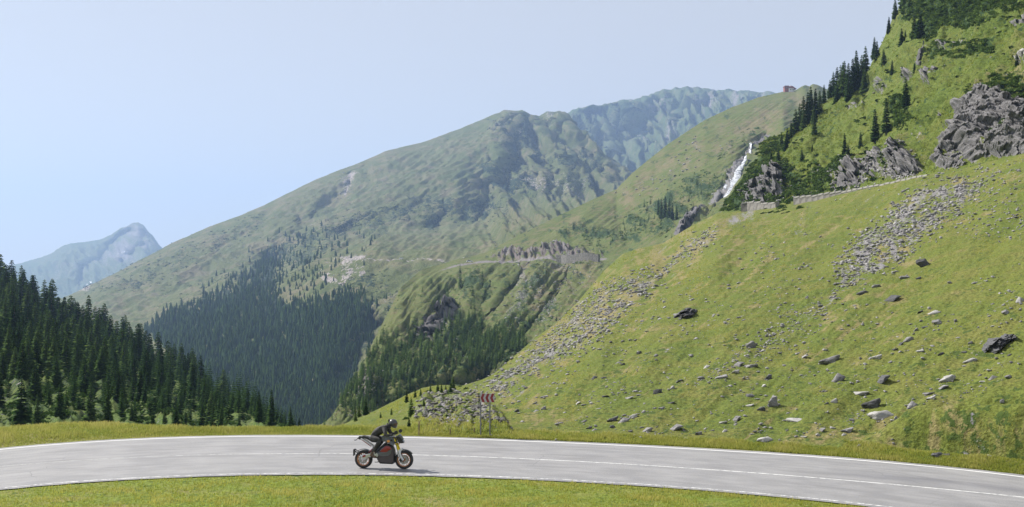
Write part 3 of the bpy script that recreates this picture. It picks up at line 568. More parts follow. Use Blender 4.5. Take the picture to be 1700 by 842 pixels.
def spruce(P, h, label, group, v=None, wide=1.):
    global NSP; NSP += 1
    e = empty('spruce_tree', tuple(P), random.uniform(0, 6.28)); s = h; e.scale = (s * wide, s * wide, s)
    props(e, label, 'spruce', group)
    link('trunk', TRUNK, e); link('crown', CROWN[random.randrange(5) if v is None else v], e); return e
# solitary and grouped spruces of the upper right slope: (px of trunk, py of foot, height in px)
T2 = [('tall narrow spruce right of the ridge crest, topmost on the skyline', [(1487,28,34)]), ('spruce on the skyline just below the topmost skyline tree', [(1474,50,26)]), ('thick dark spruce pair on the skyline between the crest trees and the long grove', [(1451,92,34),(1458,96,30)]),
      ('spruce of the dense skyline grove on the right-hand ridge', [(1384,152,38),(1391,158,46),(1397,162,52),(1404,160,56),(1411,158,50),(1417,150,52),(1424,146,44),(1430,142,52),(1437,132,56),(1433,150,40),(1409,166,40),(1400,140,44),(1422,130,48),(1378,160,30),(1390,168,30)]),
      ('spruce of the lower skyline grove beside the long grove', [(1312,225,30),(1320,218,40),(1326,212,44),(1333,204,48),(1340,200,50),(1346,194,52),(1353,190,46),(1360,184,38),(1335,212,34),(1368,168,30),(1307,233,26),(1350,200,30)]),
      ('small spruce at the foot of the lower skyline grove', [(1297,238,22),(1304,240,24)]), ('dark spruce on the grass left of the two close spruces', [(1355,230,36)]), ('stout spruce with a long shadow, alone above the two close spruces', [(1505,175,48)]),
      ('left one of the two tall close spruces in the middle of the upper meadow', [(1449,228,52)]), ('right one of the two tall close spruces in the middle of the upper meadow', [(1466,212,54)]), ('bushy short spruce left of the two tall close spruces', [(1429,242,26)]), ('spruce with a bush at its foot, lower left of the two close spruces', [(1397,244,34)]),
      ('small spruce above the rocky band, right of the pink soil scar', [(1414,268,24)]), ('small spruce near the steep forest edge above the wall', [(1310,256,24)]), ('lone little spruce in the grass above the rocks', [(1351,254,14)]), ('slim small spruce on the meadow edge', [(1333,264,20)]), ('small spruce at the upper edge of the bushes', [(1299,276,24)]), ('darker spruce at the upper edge of the bushes', [(1284,272,20),(1289,258,16)]),
      ('pair of spruces high on the slope, close together', [(1523,60,38),(1532,64,44)]), ('small spruce below the high pair', [(1498,74,30),(1503,66,20)]), ('short spruce near the small crags', [(1471,108,28),(1478,118,24)]), ('dark little spruce on the rib above the meadow', [(1518,118,18),(1497,120,16)]), ('dark tree at the right edge beside pale rocks', [(1679,98,24)]), ('spruce at the upper frame edge on the ridge', [(1501,18,30),(1508,22,34),(1497,10,28)])]
for lab, L in T2:
    for px, py, hh in L:
        P, N = L2.at(px, py + 4); h = hh / FP * P[1] * 1.08; spruce(P - (0, 0, .25), h, lab, 'spruces on the steep right slope', wide=1.15 if hh > 30 else 1.25)
# the grove by the waterfall on the middle ridge
for px, py, hh in [(1095,362,26),(1100,366,30),(1106,365,34),(1112,366,32),(1118,368,26),(1124,366,22)]:
    P, N = L3.at(px, py); spruce(P, hh / FP * P[1] * 1.1, 'dark spruce in the small round grove left of the waterfall', 'spruces of the grove by the waterfall')
# the wooded hill on the left
edge7 = lambda x: np.interp(x, *np.array(TOP7).T[:2])
fore = [(35,712,82,'broad light-edged spruce standing in front at the left edge of the wood'),(62,716,60,'spruce beside the grassy bank at the left edge'),(97,712,56,'short spruce in the front row, right of the grassy bank'),(150,714,78,'tall dark spruce of the front row with pale branch tips'),(178,716,66,'front-row spruce over the mossy rocks'),(253,718,36,'round bushy young spruce standing alone in front of the wood'),(292,716,40,'light green young spruce right of the round bushy one'),(336,716,60,'broad spruce in a gap of the front row'),(366,714,26,'small young spruce by the road in the gap'),(397,717,30,'small pointed spruce left of the last tall ones'),(428,716,52,'spruce of the thinning end of the wood'),(450,717,62,'last tall spruce at the right end of the wood'),(482,718,40,'lone spruce right of the end of the wood'),(497,719,22,'smallest spruce at the far right end of the wood'),(322,717,22,'stub of a young spruce in the grass gap'),(217,715,30,'small spruce among the mossy boulders'),(272,716,26,'little spruce between the two bushy young ones')]
for px, py, hh, lab in fore:
    P, N = L7.at(px, py); spruce(P, hh / FP * P[1] * 1.03, lab, 'spruces of the left wood', v=5 if 'bushy' in lab or 'broad' in lab or hh < 45 else None)
pts = []; tries = 0
while len(pts) < 520 and tries < 20000:
    tries += 1; px = rng.uniform(-60, 500); top = edge7(px); f = rng.random() ** .85; py = top + (713 - top) * f
    if 713 - top < 3: continue
    D = L7.at(px, py)[0]; mind = 3.0 + 1.2 * (f < .3)
    if f > .86 and fbm(np.array([px / 40.]), np.array([py / 20.]), 2, 5)[0] < -.0: continue
    if any((D[0] - a[0]) ** 2 + (D[1] - a[1]) ** 2 < mind * mind for a, *_ in pts): continue
    pts.append((D, f, px, py))
pts.sort(key=lambda a: a[0][1])
labs = ['spruce in the lower rows of the dark wood on the left', 'spruce half way up the dark wooded hill on the left', 'spruce near the crest of the wooded hill on the left']
rest = []
ranked = []
for D, f, px, py in pts:
    base = float(np.interp(px, [-60, 60, 200, 350, 450, 500], [56, 58, 53, 46, 34, 22])) * random.choice((.75, .9, 1, 1.05, 1.15, 1.3)) * (1 - .12 * f if f < .8 else random.uniform(.45, .95))
    ranked.append((base, D, f))
ranked.sort(key=lambda a: -a[0]); budget = 300 - NSP
for base, D, f in ranked[:budget]:
    spruce(D - np.array((0, 0, .3)), base / FP * D[1], labs[0 if f > .66 else 1 if f > .25 else 2], ('spruces low in the left wood', 'spruces half way up the left wood', 'spruces along the crest of the left wood')[0 if f > .66 else 1 if f > .25 else 2], wide=random.uniform(1.2, 1.7))
rest = [(D, base / FP * D[1]) for base, D, f in ranked[budget:]]

# far spruces, joined
def far_geo(seed, tiers=6, n=7, wd=.17):
    g = np.random.default_rng(seed); V = []; F = []; C = []
    for k in range(tiers):
        z0 = .04 + .93 * k / tiers; zt = min(1., z0 + 1.9 / tiers); r = wd * (1 - z0) ** .8 + .01; b = len(V); V.append((0, 0, zt)); C.append((.5, .2, 0, 1)); a0 = g.uniform(0, 6)
        for j in range(2 * n):
            rr = r * (g.uniform(.85, 1.2) if j % 2 == 0 else g.uniform(.5, .7)); a = a0 + j * math.pi / n
            V.append((math.cos(a) * rr, math.sin(a) * rr, z0 + (-.02 if j % 2 == 0 else .025))); C.append((g.uniform(0, 1), .25 if j % 2 == 0 else 0, 0, 1))
        F += [(b, b + 1 + j, b + 1 + (j + 1) % (2 * n)) for j in range(2 * n)]
    return np.array(V), np.array(F), np.array(C)
FARG = [far_geo(i, wd=w) for i, w in enumerate((.14, .17, .20, .16))]; FARS = [far_geo(i + 9, 4, 5, w) for i, w in enumerate((.17, .2, .23, .18))]
MIDG = [spruce_mesh(300 + i, 15, 8, 0, .05, w, 1) for i, w in enumerate((.17, .19, .21))]
def join(name, items, geos, mats, label, cat=None, mat_rot=None, kind='stuff', par=None):
    """items: (P, (sx,sy,sz) or s, rz, variant, tintshift)"""
    Vs = []; Fs = []; Cs = []; n = 0
    for P, s, rz, v, ts in items:
        V, F, C = geos[v]; c, s_ = math.cos(rz), math.sin(rz); S = np.array(s if np.ndim(s) else (s, s, s))
        W = V * S; W = np.stack([W[:, 0] * c - W[:, 1] * s_, W[:, 0] * s_ + W[:, 1] * c, W[:, 2]], -1) if mat_rot is None else W @ mat_rot(P).T
        Vs.append(W + P); Fs.append(F + n); D = C.copy(); D[:, :2] = np.clip(D[:, :2] + ts, 0, 1); Cs.append(D); n += len(V)
    me = mk_mesh(name, np.concatenate(Vs), np.concatenate(Fs), {'tint': np.concatenate(Cs)}, False, mats)
    return props(link(name, me, par), label, cat, None, kind)
def inpoly(px, py, polys): return max(float(sdf(np.array([px]), np.array([py]), p)[0]) for p in polys)
def scat(layer, polys, n, wob=6, dens=None):
    out = []; P_ = [p[1] if isinstance(p, tuple) and isinstance(p[0], float) else p for p in polys]
    A = [(min(x for x, y in p), max(x for x, y in p), min(y for x, y in p), max(y for x, y in p)) for p in P_]; ar = np.array([(a[1] - a[0]) * (a[3] - a[2]) for a in A]); ar = ar / ar.sum()
    for i, p in enumerate(P_):
        m = int(n * ar[i] * 1.6) + 3; x = rng.uniform(A[i][0], A[i][1], m); y = rng.uniform(A[i][2], A[i][3], m)
        d = sdf(x, y, p) + rng.normal(0, wob, m); ok = d > 0
        if dens is not None: ok &= rng.random(m) < dens(x, y)
        out += [(a, b_) for a, b_ in zip(x[ok], y[ok])]
    return [(px, py) + layer.at(px, py) for px, py in out]
join('spruce_stand', [(P, (h * 1.15, h * 1.15, h), random.uniform(0, 6), random.randrange(3), 0) for P, h in rest], MIDG, [m_spruce], 'more dark spruces filling the gaps of the wooded hill', 'spruces')
if True:
    it = []
    for px, py, P, N in scat(L4, [FOREST4], 7500, 7):
        h = rng.uniform(9, 18) / FP * P[1] * (1 if py > 520 else .8); it.append((P, (h * 1.35, h * 1.35, h), rng.uniform(0, 6), int(rng.integers(4)), rng.uniform(-.3, .3)))
    for px, py, P, N in scat(L4, [[(480,400),(560,380),(640,400),(560,450),(520,470)], [(430,430),(500,380),(540,440),(500,470)], [(610,500),(700,480),(680,540),(640,560)], [(330,500),(460,410),(480,430),(380,500)], [(455,410),(500,420),(560,470),(600,500),(500,515),(450,480)], [(455,410),(500,420),(560,470),(600,500),(500,515),(450,480)]], 420, 12):
        h = rng.uniform(6, 12) / FP * P[1]; it.append((P, (h * 1.2, h * 1.2, h), rng.uniform(0, 6), int(rng.integers(4)), rng.uniform(-.3, .3)))
    join('far_spruce_forest', it, FARG, [m_spruce], 'blue-green spruce forest covering the foot of the big mountain', 'forest')
    it = []
    for px, py, P, N in scat(L3, WOOD3 + [WOOD3[1], WOOD3[1], WOOD3[0], [(560,700),(580,640),(620,590),(650,560),(670,590),(620,650),(590,700)]], 2100, 9) + scat(L3, [[(520,715),(575,650),(600,640),(620,700)], [(820,480),(900,470),(930,560),(860,575)], [(700,470),(800,450),(820,520),(720,540)], [(930,400),(1040,360),(1100,330),(1180,300),(1180,350),(1100,395),(1000,420)]], 120, 10):
        h = rng.uniform(11, 27) / FP * P[1] * (1 if px < 800 or py > 560 else .6); it.append((P - (0, 0, .5), (h * 1.15, h * 1.15, h), rng.uniform(0, 6), int(rng.integers(3)), rng.uniform(-.2, .3)))
    join('gorge_spruce_forest', it, MIDG, [m_spruce], 'dark spruces filling the rocky gorge below the bench road', 'forest')
    it = [ ]
    for px, py, hh in [(590,700,20),(607,690,30),(596,665,22),(676,672,20),(690,664,16),(700,668,14),(683,700,34),(679,712,20),(727,656,18),(715,655,14),(748,655,22),(740,656,14),(733,662,16),(650,690,12),(632,695,10),(752,648,26),(704,690,14)]:
        P, N = L1.at(px, py); h = hh / FP * P[1]; spruce(P, h, {683: 'dark bushy spruce at the left end of the grey rubble bank', 752: 'small spruce on the crest behind the red arrow sign'}.get(px, 'small spruce on the green crest left of the rubble bank'), 'small spruces on the crest behind the road', v=5)

# shrubs: clumps of small leaf faces
def clump_geo(seed, n=46):
    g = np.random.default_rng(seed); V = []; F = []; C = []
    for i in range(n):
        a, c_ = g.uniform(0, 6.28), g.uniform(-.1, 1); r = math.sqrt(max(0, 1 - c_ * c_)) * g.uniform(.75, 1.1); p = np.array((math.cos(a) * r, math.sin(a) * r, c_ * g.uniform(.7, 1.05) * .75))
        t1 = g.normal(0, 1, 3); t1 /= np.linalg.norm(t1); t2 = g.normal(0, 1, 3); t2 /= np.linalg.norm(t2); s = g.uniform(.3, .5); b = len(V)
        V += [p + t1 * s, p - t1 * s * .5 + t2 * s, p - t1 * s * .5 - t2 * s]; F.append((b, b + 1, b + 2)); lv = g.uniform(0, 1); C += [(lv, .35 * lv, 0, 1)] * 3
    return np.array(V), np.array(F), np.array(C)
CL = [clump_geo(i) for i in range(5)]; CLs = [clump_geo(20 + i, 14) for i in range(4)]
def clumps(L, polys, n, s0, s1, wob=8, dens=None, ts=0.):
    out = []
    for px, py, P, N in scat(L, polys, n, wob, dens):
        s = rng.uniform(s0, s1) / FP * P[1]; out.append((P - (0, 0, s * .15), (s * rng.uniform(.9, 1.5), s, s * rng.uniform(.55, .95)), rng.uniform(0, 6), int(rng.integers(4)), rng.uniform(-.25, .25) + ts))
    return out
join('slope_shrubs', clumps(L2, [b_[1] for b_ in BUSH2], 3200, 2.6, 8) + clumps(L2, [[(1300,230),(1700,-60),(1700,240),(1560,250),(1260,330)]], 420, 1.5, 4.0, dens=lambda x, y: (fbm(x / 30, y / 14, 3, 66) > .12) * 1.), CL, [m_bush], 'low green bushes spread in clumps over the steep right slope', 'bushes')
join('crag_shrubs', clumps(L2, [[(1300,250),(1500,10),(1700,-60),(1700,240),(1560,250),(1260,330)]], 1500, 2, 5, dens=lambda x, y: np.clip(-.15 + 2.6 * fbm((x + .8 * y) / 60, (y - .55 * x) / 13, 4, 70), 0, 1)) + clumps(L2, [o_ for o_ in OUT2[1:5]] + [[(1240,345),(1300,290),(1420,250),(1520,250),(1540,275),(1400,322)]], 520, 3, 6.5, dens=lambda x, y: (fbm(x / 16, y / 9, 3, 69) > .02) * 1.), CL, [m_bush], 'green bushes growing among the crags above the track', 'bushes')
join('ridge_shrubs', clumps(L3, [[(560,700),(620,580),(680,480),(780,440),(820,450),(760,520),(680,600),(600,700)]], 1100, 1.3, 3.2, dens=lambda x, y: (fbm(x / 18, y / 12, 3, 72) > .02) * 1.) + clumps(L3, [b_[1] for b_ in SHRUB_SHADE3] , 1900, 1.8, 4.4) + clumps(L3, [[(640,560),(760,440),(1000,430),(940,560),(700,640)]], 420, 1.3, 3.2, dens=lambda x, y: (fbm(x / 20, y / 12, 3, 67) > .1) * 1.), CLs, [m_bush], 'dwarf shrubs on the ridge and around the gorge', 'bushes')
join('mountain_shrubs', clumps(L4, [b_[1] for b_ in SHRUB_SHADE4[1:]], 5200, 1.2, 3.0, 12, ts=-.2) + clumps(L4, [[(200,480),(560,290),(840,200),(860,400),(560,420),(300,530)]], 1500, 1.0, 2.0, dens=lambda x, y: (fbm(x / 40, y / 12, 3, 68) > .12) * 1., ts=-.2), CLs, [m_spruce], 'dark dwarf pine patches on the big mountain', 'bushes')
join('wood_undergrowth', clumps(L7, [[(-60,600),(60,560),(480,706),(500,716),(-60,716)]], 900, 4, 9), CL, [m_bush], 'green undergrowth between the spruces of the left wood', 'undergrowth')
join('crest_shrubs', clumps(L1, [[(672,716),(690,672),(760,640),(800,660),(740,662),(700,690)], S_C], 260, 2.5, 6, dens=lambda x, y: (fbm(x / 12, y / 8, 3, 71) > .05) * 1.) + clumps(L1, [[(1255,350),(1310,335),(1330,340),(1290,356)]], 40, 3, 6), CL, [m_bush], 'bushes on the crest above the rubble bank and before the wall', 'bushes')

# ------------------------------------------------------------------ rocks
def rock_mat(name, a, b_, lich):
    m, t, b = nm(name); q = NB(t); b.inputs['Roughness'].default_value = .85; b.inputs['Specular IOR Level'].default_value = .25
    pos = q.n('ShaderNodeNewGeometry').outputs['Position']; at = q.n('ShaderNodeAttribute', attribute_name='tint'); sp = q.n('ShaderNodeSeparateColor'); q.l(at.outputs['Color'], sp.inputs[0]); oi = q.n('ShaderNodeObjectInfo')
    n1 = q.noise(pos, 2.2, 6, .7); n2 = q.noise(q.vmap(pos, (1, 1, 3.5), (.3, .5, 0)), 3.5, 6, .75)
    c = q.mix(q.ramp(n2, .3, .7), a, b_); c = q.mix(q.ramp(n1, .56, .7, 0, .6), c, lich)
    hs = q.n('ShaderNodeHueSaturation'); q.l(q.ramp(q.m('ADD', sp.outputs[0], q.m('MULTIPLY', oi.outputs['Random'], .4)), 0, 1.4, .55, 1.6), hs.inputs['Value']); q.l(c, hs.inputs['Color'])
    q.l(hs.outputs[0], b.inputs['Base Color']); q.bump(b, q.m('ADD', n2, n1), .8, .12); return m
m_rock = rock_mat('grey_rock', (.14, .135, .14), (.33, .32, .32), (.25, .245, .20))
m_dark = rock_mat('dark_rock', (.055, .055, .06), (.13, .13, .135), (.12, .125, .09))
m_pale = rock_mat('pale_rock', (.30, .29, .28), (.47, .46, .44), (.34, .33, .27))
def hull_rock(seed, n=13, sq=(1, .75, .42), detail=False):
    g = np.random.default_rng(seed); bm = bmesh.new()
    for i in range(n):
        p = g.normal(0, 1, 3); p /= np.abs(p).max() ** .75 * np.linalg.norm(p) ** .25; p *= g.uniform(.75, 1.0); bm.verts.new(Vector(p * np.array(sq)))
    r = bmesh.ops.convex_hull(bm, input=bm.verts); bmesh.ops.delete(bm, geom=list({e for e in r['geom_interior'] + r['geom_unused'] if isinstance(e, bmesh.types.BMVert)}), context='VERTS')
    if detail:
        bmesh.ops.bevel(bm, geom=bm.edges[:], offset=.045, segments=1, affect='EDGES', profile=.6); bmesh.ops.triangulate(bm, faces=bm.faces)
        bmesh.ops.subdivide_edges(bm, edges=[e for e in bm.edges if e.calc_length() > .35], cuts=2, use_grid_fill=True); bmesh.ops.triangulate(bm, faces=bm.faces)
        for v in bm.verts:
            c = v.co; k = float(fbm(np.array([c.x * 2.3 + c.z * 1.1 + seed]), np.array([c.y * 2.3 + c.z * 2.9]), 3, 33)[0]); st = math.floor(k * 5) / 5
            v.co = c * (1 + .10 * k + .10 * st)
    bmesh.ops.triangulate(bm, faces=bm.faces); bm.verts.index_update()
    V = np.array([v.co[:] for v in bm.verts]); F = np.array([[v.index for v in f.verts] for f in bm.faces]); bm.free(); return V, F, None
m_rock2 = rock_mat('rubble_rock', (.085, .08, .078), (.23, .22, .215), (.17, .16, .12))
RG = [hull_rock(i, 11) for i in range(10)]; RG = [(V, F, np.full((len(V), 4), .5)) for V, F, _ in RG]
def rocks(L, polys, n, s0, s1, wob=5, dens=None, pw=2.2):
    out = []
    for px, py, P, N in scat(L, polys, n, wob, dens):
        s = (s0 + (s1 - s0) * rng.random() ** pw) * .5 / FP * P[1]; rz = rng.normal(.35, .5)
        s *= 1.35; out.append((P + N * s * rng.uniform(-.05, .35), (s, s * .8, s * rng.uniform(.7, 1.5)), rz, int(rng.integers(10)), rng.uniform(-.4, .5)))
    return out
lowp = [(700,715),(790,655),(880,620),(1010,545),(1200,430),(1300,400),(1420,500),(1560,520),(1700,430),(1700,690),(1500,715),(1330,735),(1150,728),(900,718)]
it = rocks(L1, [S_A], 6500, 2.2, 10, 10, lambda x, y: np.clip(.62 + 1.3 * fbm(x / 26, y / 12, 3, 204), 0, 1), pw=2.3) + rocks(L1, [S_A], 900, 2., 6, 24) + rocks(L1, [S_B], 20000, 2.2, 9, 12, lambda x, y: np.clip(.6 + 1.5 * fbm(x / 30, y / 14, 3, 205), 0, 1), pw=2.2) + rocks(L1, [S_D], 800, 2.2, 7, 5) + rocks(L1, [S_E], 4500, 2., 7, 9) + rocks(L1, [S_F], 2000, 2., 8, 9)
it += rocks(L1, [lowp], 8000, 1.8, 8.5, 10, lambda x, y: np.clip(.15 + 1.6 * np.maximum(0, fbm(x / 45, y / 22, 3, 201)), 0, 1), 3)
it += rocks(L1, [[(1180,400),(1300,345),(1480,305),(1560,290),(1500,350),(1420,430),(1300,470),(1200,460)]], 1200, 1.8, 7, 8, lambda x, y: np.clip(.1 + 1.5 * fbm(x / 40, y / 20, 3, 202), 0, 1), 3)
it += rocks(L1, [[(1570,300),(1700,255),(1700,400),(1600,400),(1560,350)], [(1560,290),(1660,270),(1640,310),(1590,340)]], 800, 1.8, 8, 8, None, 3)
it += rocks(L1, [[(900,640),(960,590),(1010,570),(930,650),(870,690)], [(960,660),(1040,600),(1085,575),(1130,530),(1160,512),(1150,545),(1060,620),(975,675)], [(1190,640),(1330,560),(1390,500),(1380,530),(1300,600),(1220,650)]], 420, 2, 8, 4, None, 2.5)
join('scree', it, RG, [m_rock], 'loose grey stones and scree strewn over the green slope', 'stones')
it = rocks(L1, [S_C], 1100, 2.5, 11, 5, lambda x, y: np.clip(.7 + 1.2 * fbm(x / 14, y / 10, 3, 206), 0, 1), pw=2.3)
join('rubble_bank', it, RG, [m_rock2], 'dark broken rubble on the bank behind the arrow sign', 'stones')
it = rocks(L2, OUT2[1:5], 1100, 2, 9, 7) + rocks(L2, [[(1300,250),(1700,-60),(1700,240),(1560,250),(1260,330)]], 800, 1.6, 6, 8, lambda x, y: np.clip(.05 + 1.8 * fbm(x / 30, y / 12, 3, 203), 0, 1), 3) + rocks(L2, [[(1240,345),(1300,290),(1420,250),(1520,250),(1540,275),(1400,318)]], 500, 1.5, 7, 8)
join('slope_stones', it, RG, [m_rock], 'broken stones around the crags of the upper slope', 'stones')
it = rocks(L3, [r[1] for r in RK3], 1700, 1.5, 6, 8) + rocks(L3, [[(560,710),(640,560),(760,445),(1000,440),(900,570),(700,650)]], 1300, 1.3, 5, 8, lambda x, y: np.clip(2.2 * fbm(x / 22, y / 14, 3, 207), 0, 1), 2.5) + rocks(L4, [r[1] for r in RK4], 900, 1.0, 3.2, 8)
join('ridge_stones', it, RG, [m_rock], 'stones on the ridge, in the gorge and by the bench road', 'stones')

# crags: craggy strata pushed out of the slope
m_crag = rock_mat('strata_rock', (.06, .058, .062), (.23, .222, .225), (.14, .14, .105))
def crag(name, L, poly, amp, cs, ang, label, cat, seed, mat=None, soft=7, step=.9, thing=True, hollow=None, frag=0., steep=.4):
    xs_ = [p[0] for p in poly]; ys_ = [p[1] for p in poly]; m = 5
    nx = int((max(xs_) - min(xs_) + 2 * m) / step); ny = int((max(ys_) - min(ys_) + 2 * m) / step)
    X, Yp = np.meshgrid(np.linspace(min(xs_) - m, max(xs_) + m, nx), np.linspace(min(ys_) - m, max(ys_) + m, ny))
    P = np.zeros(X.shape + (3,)); 
    for i in range(ny):
        for j in range(nx): P[i, j] = L.at(X[i, j], Yp[i, j])[0]
    Pbase = P; N = L.at(sum(xs_) / len(xs_), sum(ys_) / len(ys_))[1]; N = N * .12 + np.array((-.10, -.95, .05)); N /= np.linalg.norm(N)
    wx = X + fbm(X / 14, Yp / 14, 3, seed) * 7; wy = Yp + fbm(X / 14 + 7, Yp / 14, 3, seed + 1) * 7
    d = sdf(wx, wy, poly) - frag * np.maximum(0, fbm(X / 9, Yp / 6, 4, seed + 3) + .1) * 30; e = sstep(-2, soft, d)
    u, v = rot2(X, Yp, ang); u = u + fbm(X / 18, Yp / 18, 3, seed + 4) * 4; v = v + fbm(X / 24, Yp / 24, 3, seed + 5) * 5
    H = 0
    for k, a in ((1.5, .55), (.7, .30), (.33, .15)):
        f, c1, c2, ox, oy = worley(u / (cs * 3.6 * k), v / (cs * .8 * k), seed + int(k * 50)); H = H + a * (c1 * .9 + .5 * ox * (c2 - .35) + .75 * oy * (.3 + c1)) - a * .06 * np.exp(-(f / .10) ** 2)
    H = H + .35 * fbm(u / 30, v / 16, 4, seed + 8)
    hg = amp * (e * (.35 + H) - .25 * (1 - e))
    if hollow: hg = hg - hollow[1] * sstep(-3, 5, sdf(X + fbm(X / 6, Yp / 6, 2, 3) * 5, Yp + fbm(X / 6, Yp / 6 + 4, 2, 3) * 5, hollow[0]))
    Yv = P[..., 1]; inside = np.where(d > 0, Yv, np.nan); cnt = np.isfinite(inside).any(0)
    yb = np.where(cnt, np.nanmin(np.where(np.isfinite(inside), inside, 1e9), 0), np.nan); gx_ = np.arange(len(yb)); yb = np.interp(gx_, gx_[cnt], yb[cnt]); yb = np.convolve(np.pad(yb, 9, mode='edge'), np.ones(19) / 19, 'valid')
    Yf = np.minimum(Yv, yb[None, :] * 1. + steep * (Yv - yb[None, :])); Pf = unproj(X, Yp, Yf) ; sh_ = P - unproj(X, Yp, Yv); P = P * (1 - e[..., None]) + (Pf + sh_) * e[..., None]
    V = P + N * hg[..., None]; keep = (d > -3); idx = np.arange(X.size).reshape(X.shape)
    F = np.stack([idx[:-1, :-1], idx[1:, :-1], idx[1:, 1:], idx[:-1, 1:]], -1); kk = keep[:-1, :-1] | keep[1:, 1:] | keep[1:, :-1] | keep[:-1, 1:]; F = F[kk]
    C = np.zeros(X.shape + (4,)); C[..., 0] = .45 + .35 * fbm(X / 8, Yp / 8, 3, seed + 12); C[..., 3] = 1
    used = np.unique(F); rm = -np.ones(X.size, int); rm[used] = np.arange(len(used))
    me = mk_mesh(name, V.reshape(-1, 3)[used], rm[F], {'tint': C.reshape(-1, 4)[used]}, False, [mat or m_crag]); o = link(name, me)
    return props(o, label, cat) if thing else props(o, None, None, None, 'structure')
crag('rock_outcrop', L2, CLIFF, 2.6, 6.0, -14, 'largest grey layered cliff with dark hollows, above the track at the upper right', 'cliff', 400, hollow=([(1562,266),(1566,252),(1585,240),(1604,232),(1611,250),(1610,270),(1590,270),(1575,268)], 5.5), step=.75, frag=.25)
crag('rock_outcrop', L2, OUT2[1], 2.2, 5, -30, 'steep grey crag at the left end of the wall, next to the waterfall', 'crag', 410, frag=1.2, steep=.7)
crag('rock_outcrop', L2, OUT2[2], 1.3, 5, -16, 'broken rock band under the small spruce and the pink scar', 'crag', 420, frag=1.7, steep=.75)
crag('rock_outcrop', L2, OUT2[3], 1.2, 5, -14, 'pale broken crag between the rock band and the largest cliff', 'crag', 430, frag=1.6, steep=.75)
crag('rock_outcrop', L2, OUT2[4], 1.8, 5, -30, 'low crag just left of the foot of the largest cliff', 'crag', 440)
for i, (k, lab) in enumerate(((5, 'small boulder crag above and left of the largest cliff'), (6, 'flat grey slab in the meadow left of the stout spruce'), (7, 'long dark rib in the upper meadow with a shadowed face'), (8, 'small grey crag above the young trees high on the slope'), (9, 'dark shrubby crag high on the upper slope'), (10, 'little crag among the small spruces below the skyline grove'), (11, 'pale rocks at the right edge of the picture beside a dark tree'), (12, 'small rock cluster above the bushes over the wall'), (13, 'bare scar with pale stones at the top right edge'), (14, 'little rocks at the foot of the long skyline grove'))):
    crag('rock_outcrop', L2, OUT2[k], 1.3, 4, -30, lab, 'crag', 450 + 7 * i, m_pale if k in (11,) else None, soft=4, frag=.5)
m_far = rock_mat('gorge_rock', (.06, .055, .06), (.17, .16, .165), (.13, .13, .10)); m_rust = rock_mat('bench_cut_rock', (.07, .06, .055), (.17, .14, .13), (.12, .12, .08))
crag('gorge_cliff', L3, RK3[1][1], 8, 6, -40, 'shadowed cliff in the middle of the gorge above the spruces', 'cliff', 500, m_far, frag=.5)
crag('gorge_cliff', L3, [(1204,300),(1224,268),(1248,245),(1272,222),(1284,228),(1262,246),(1240,262),(1226,285),(1215,305)], 9, 6, -40, 'dark rock wall along the ravine behind the top of the waterfall', 'cliff', 510, m_far, steep=1.)
crag('gorge_cliff', L3, [(1120,396),(1130,372),(1158,350),(1172,354),(1150,384),(1135,400)], 9, 6, -45, 'dark broken rocks at the foot of the waterfall', 'cliff', 520, m_far)
crag('bench_cut_cliff', L3, [(806,431),(816,424),(850,420),(880,415),(900,413),(935,414),(962,418),(1000,426),(960,429),(900,429)], 1.2, 3.5, -5, 'brown rock cutting above the far bench road', 'cliff', 530, m_rust, soft=4, frag=1., steep=.9)
0 and crag('gorge_cliff', L3, [(556,712),(580,668),(600,640),(632,610),(642,622),(610,660),(590,700)], 6, 6, -50, 'pale rocks at the lower left end of the gorge', 'cliff', 540)
crag('gorge_cliff', L3, [(1176,350),(1188,326),(1206,302),(1222,282),(1236,262),(1240,270),(1232,300),(1215,330),(1196,352)], 2.2, 5, -30, 'grey stepped rock that the waterfall runs down', 'cliff', 550, frag=.3, steep=1.)

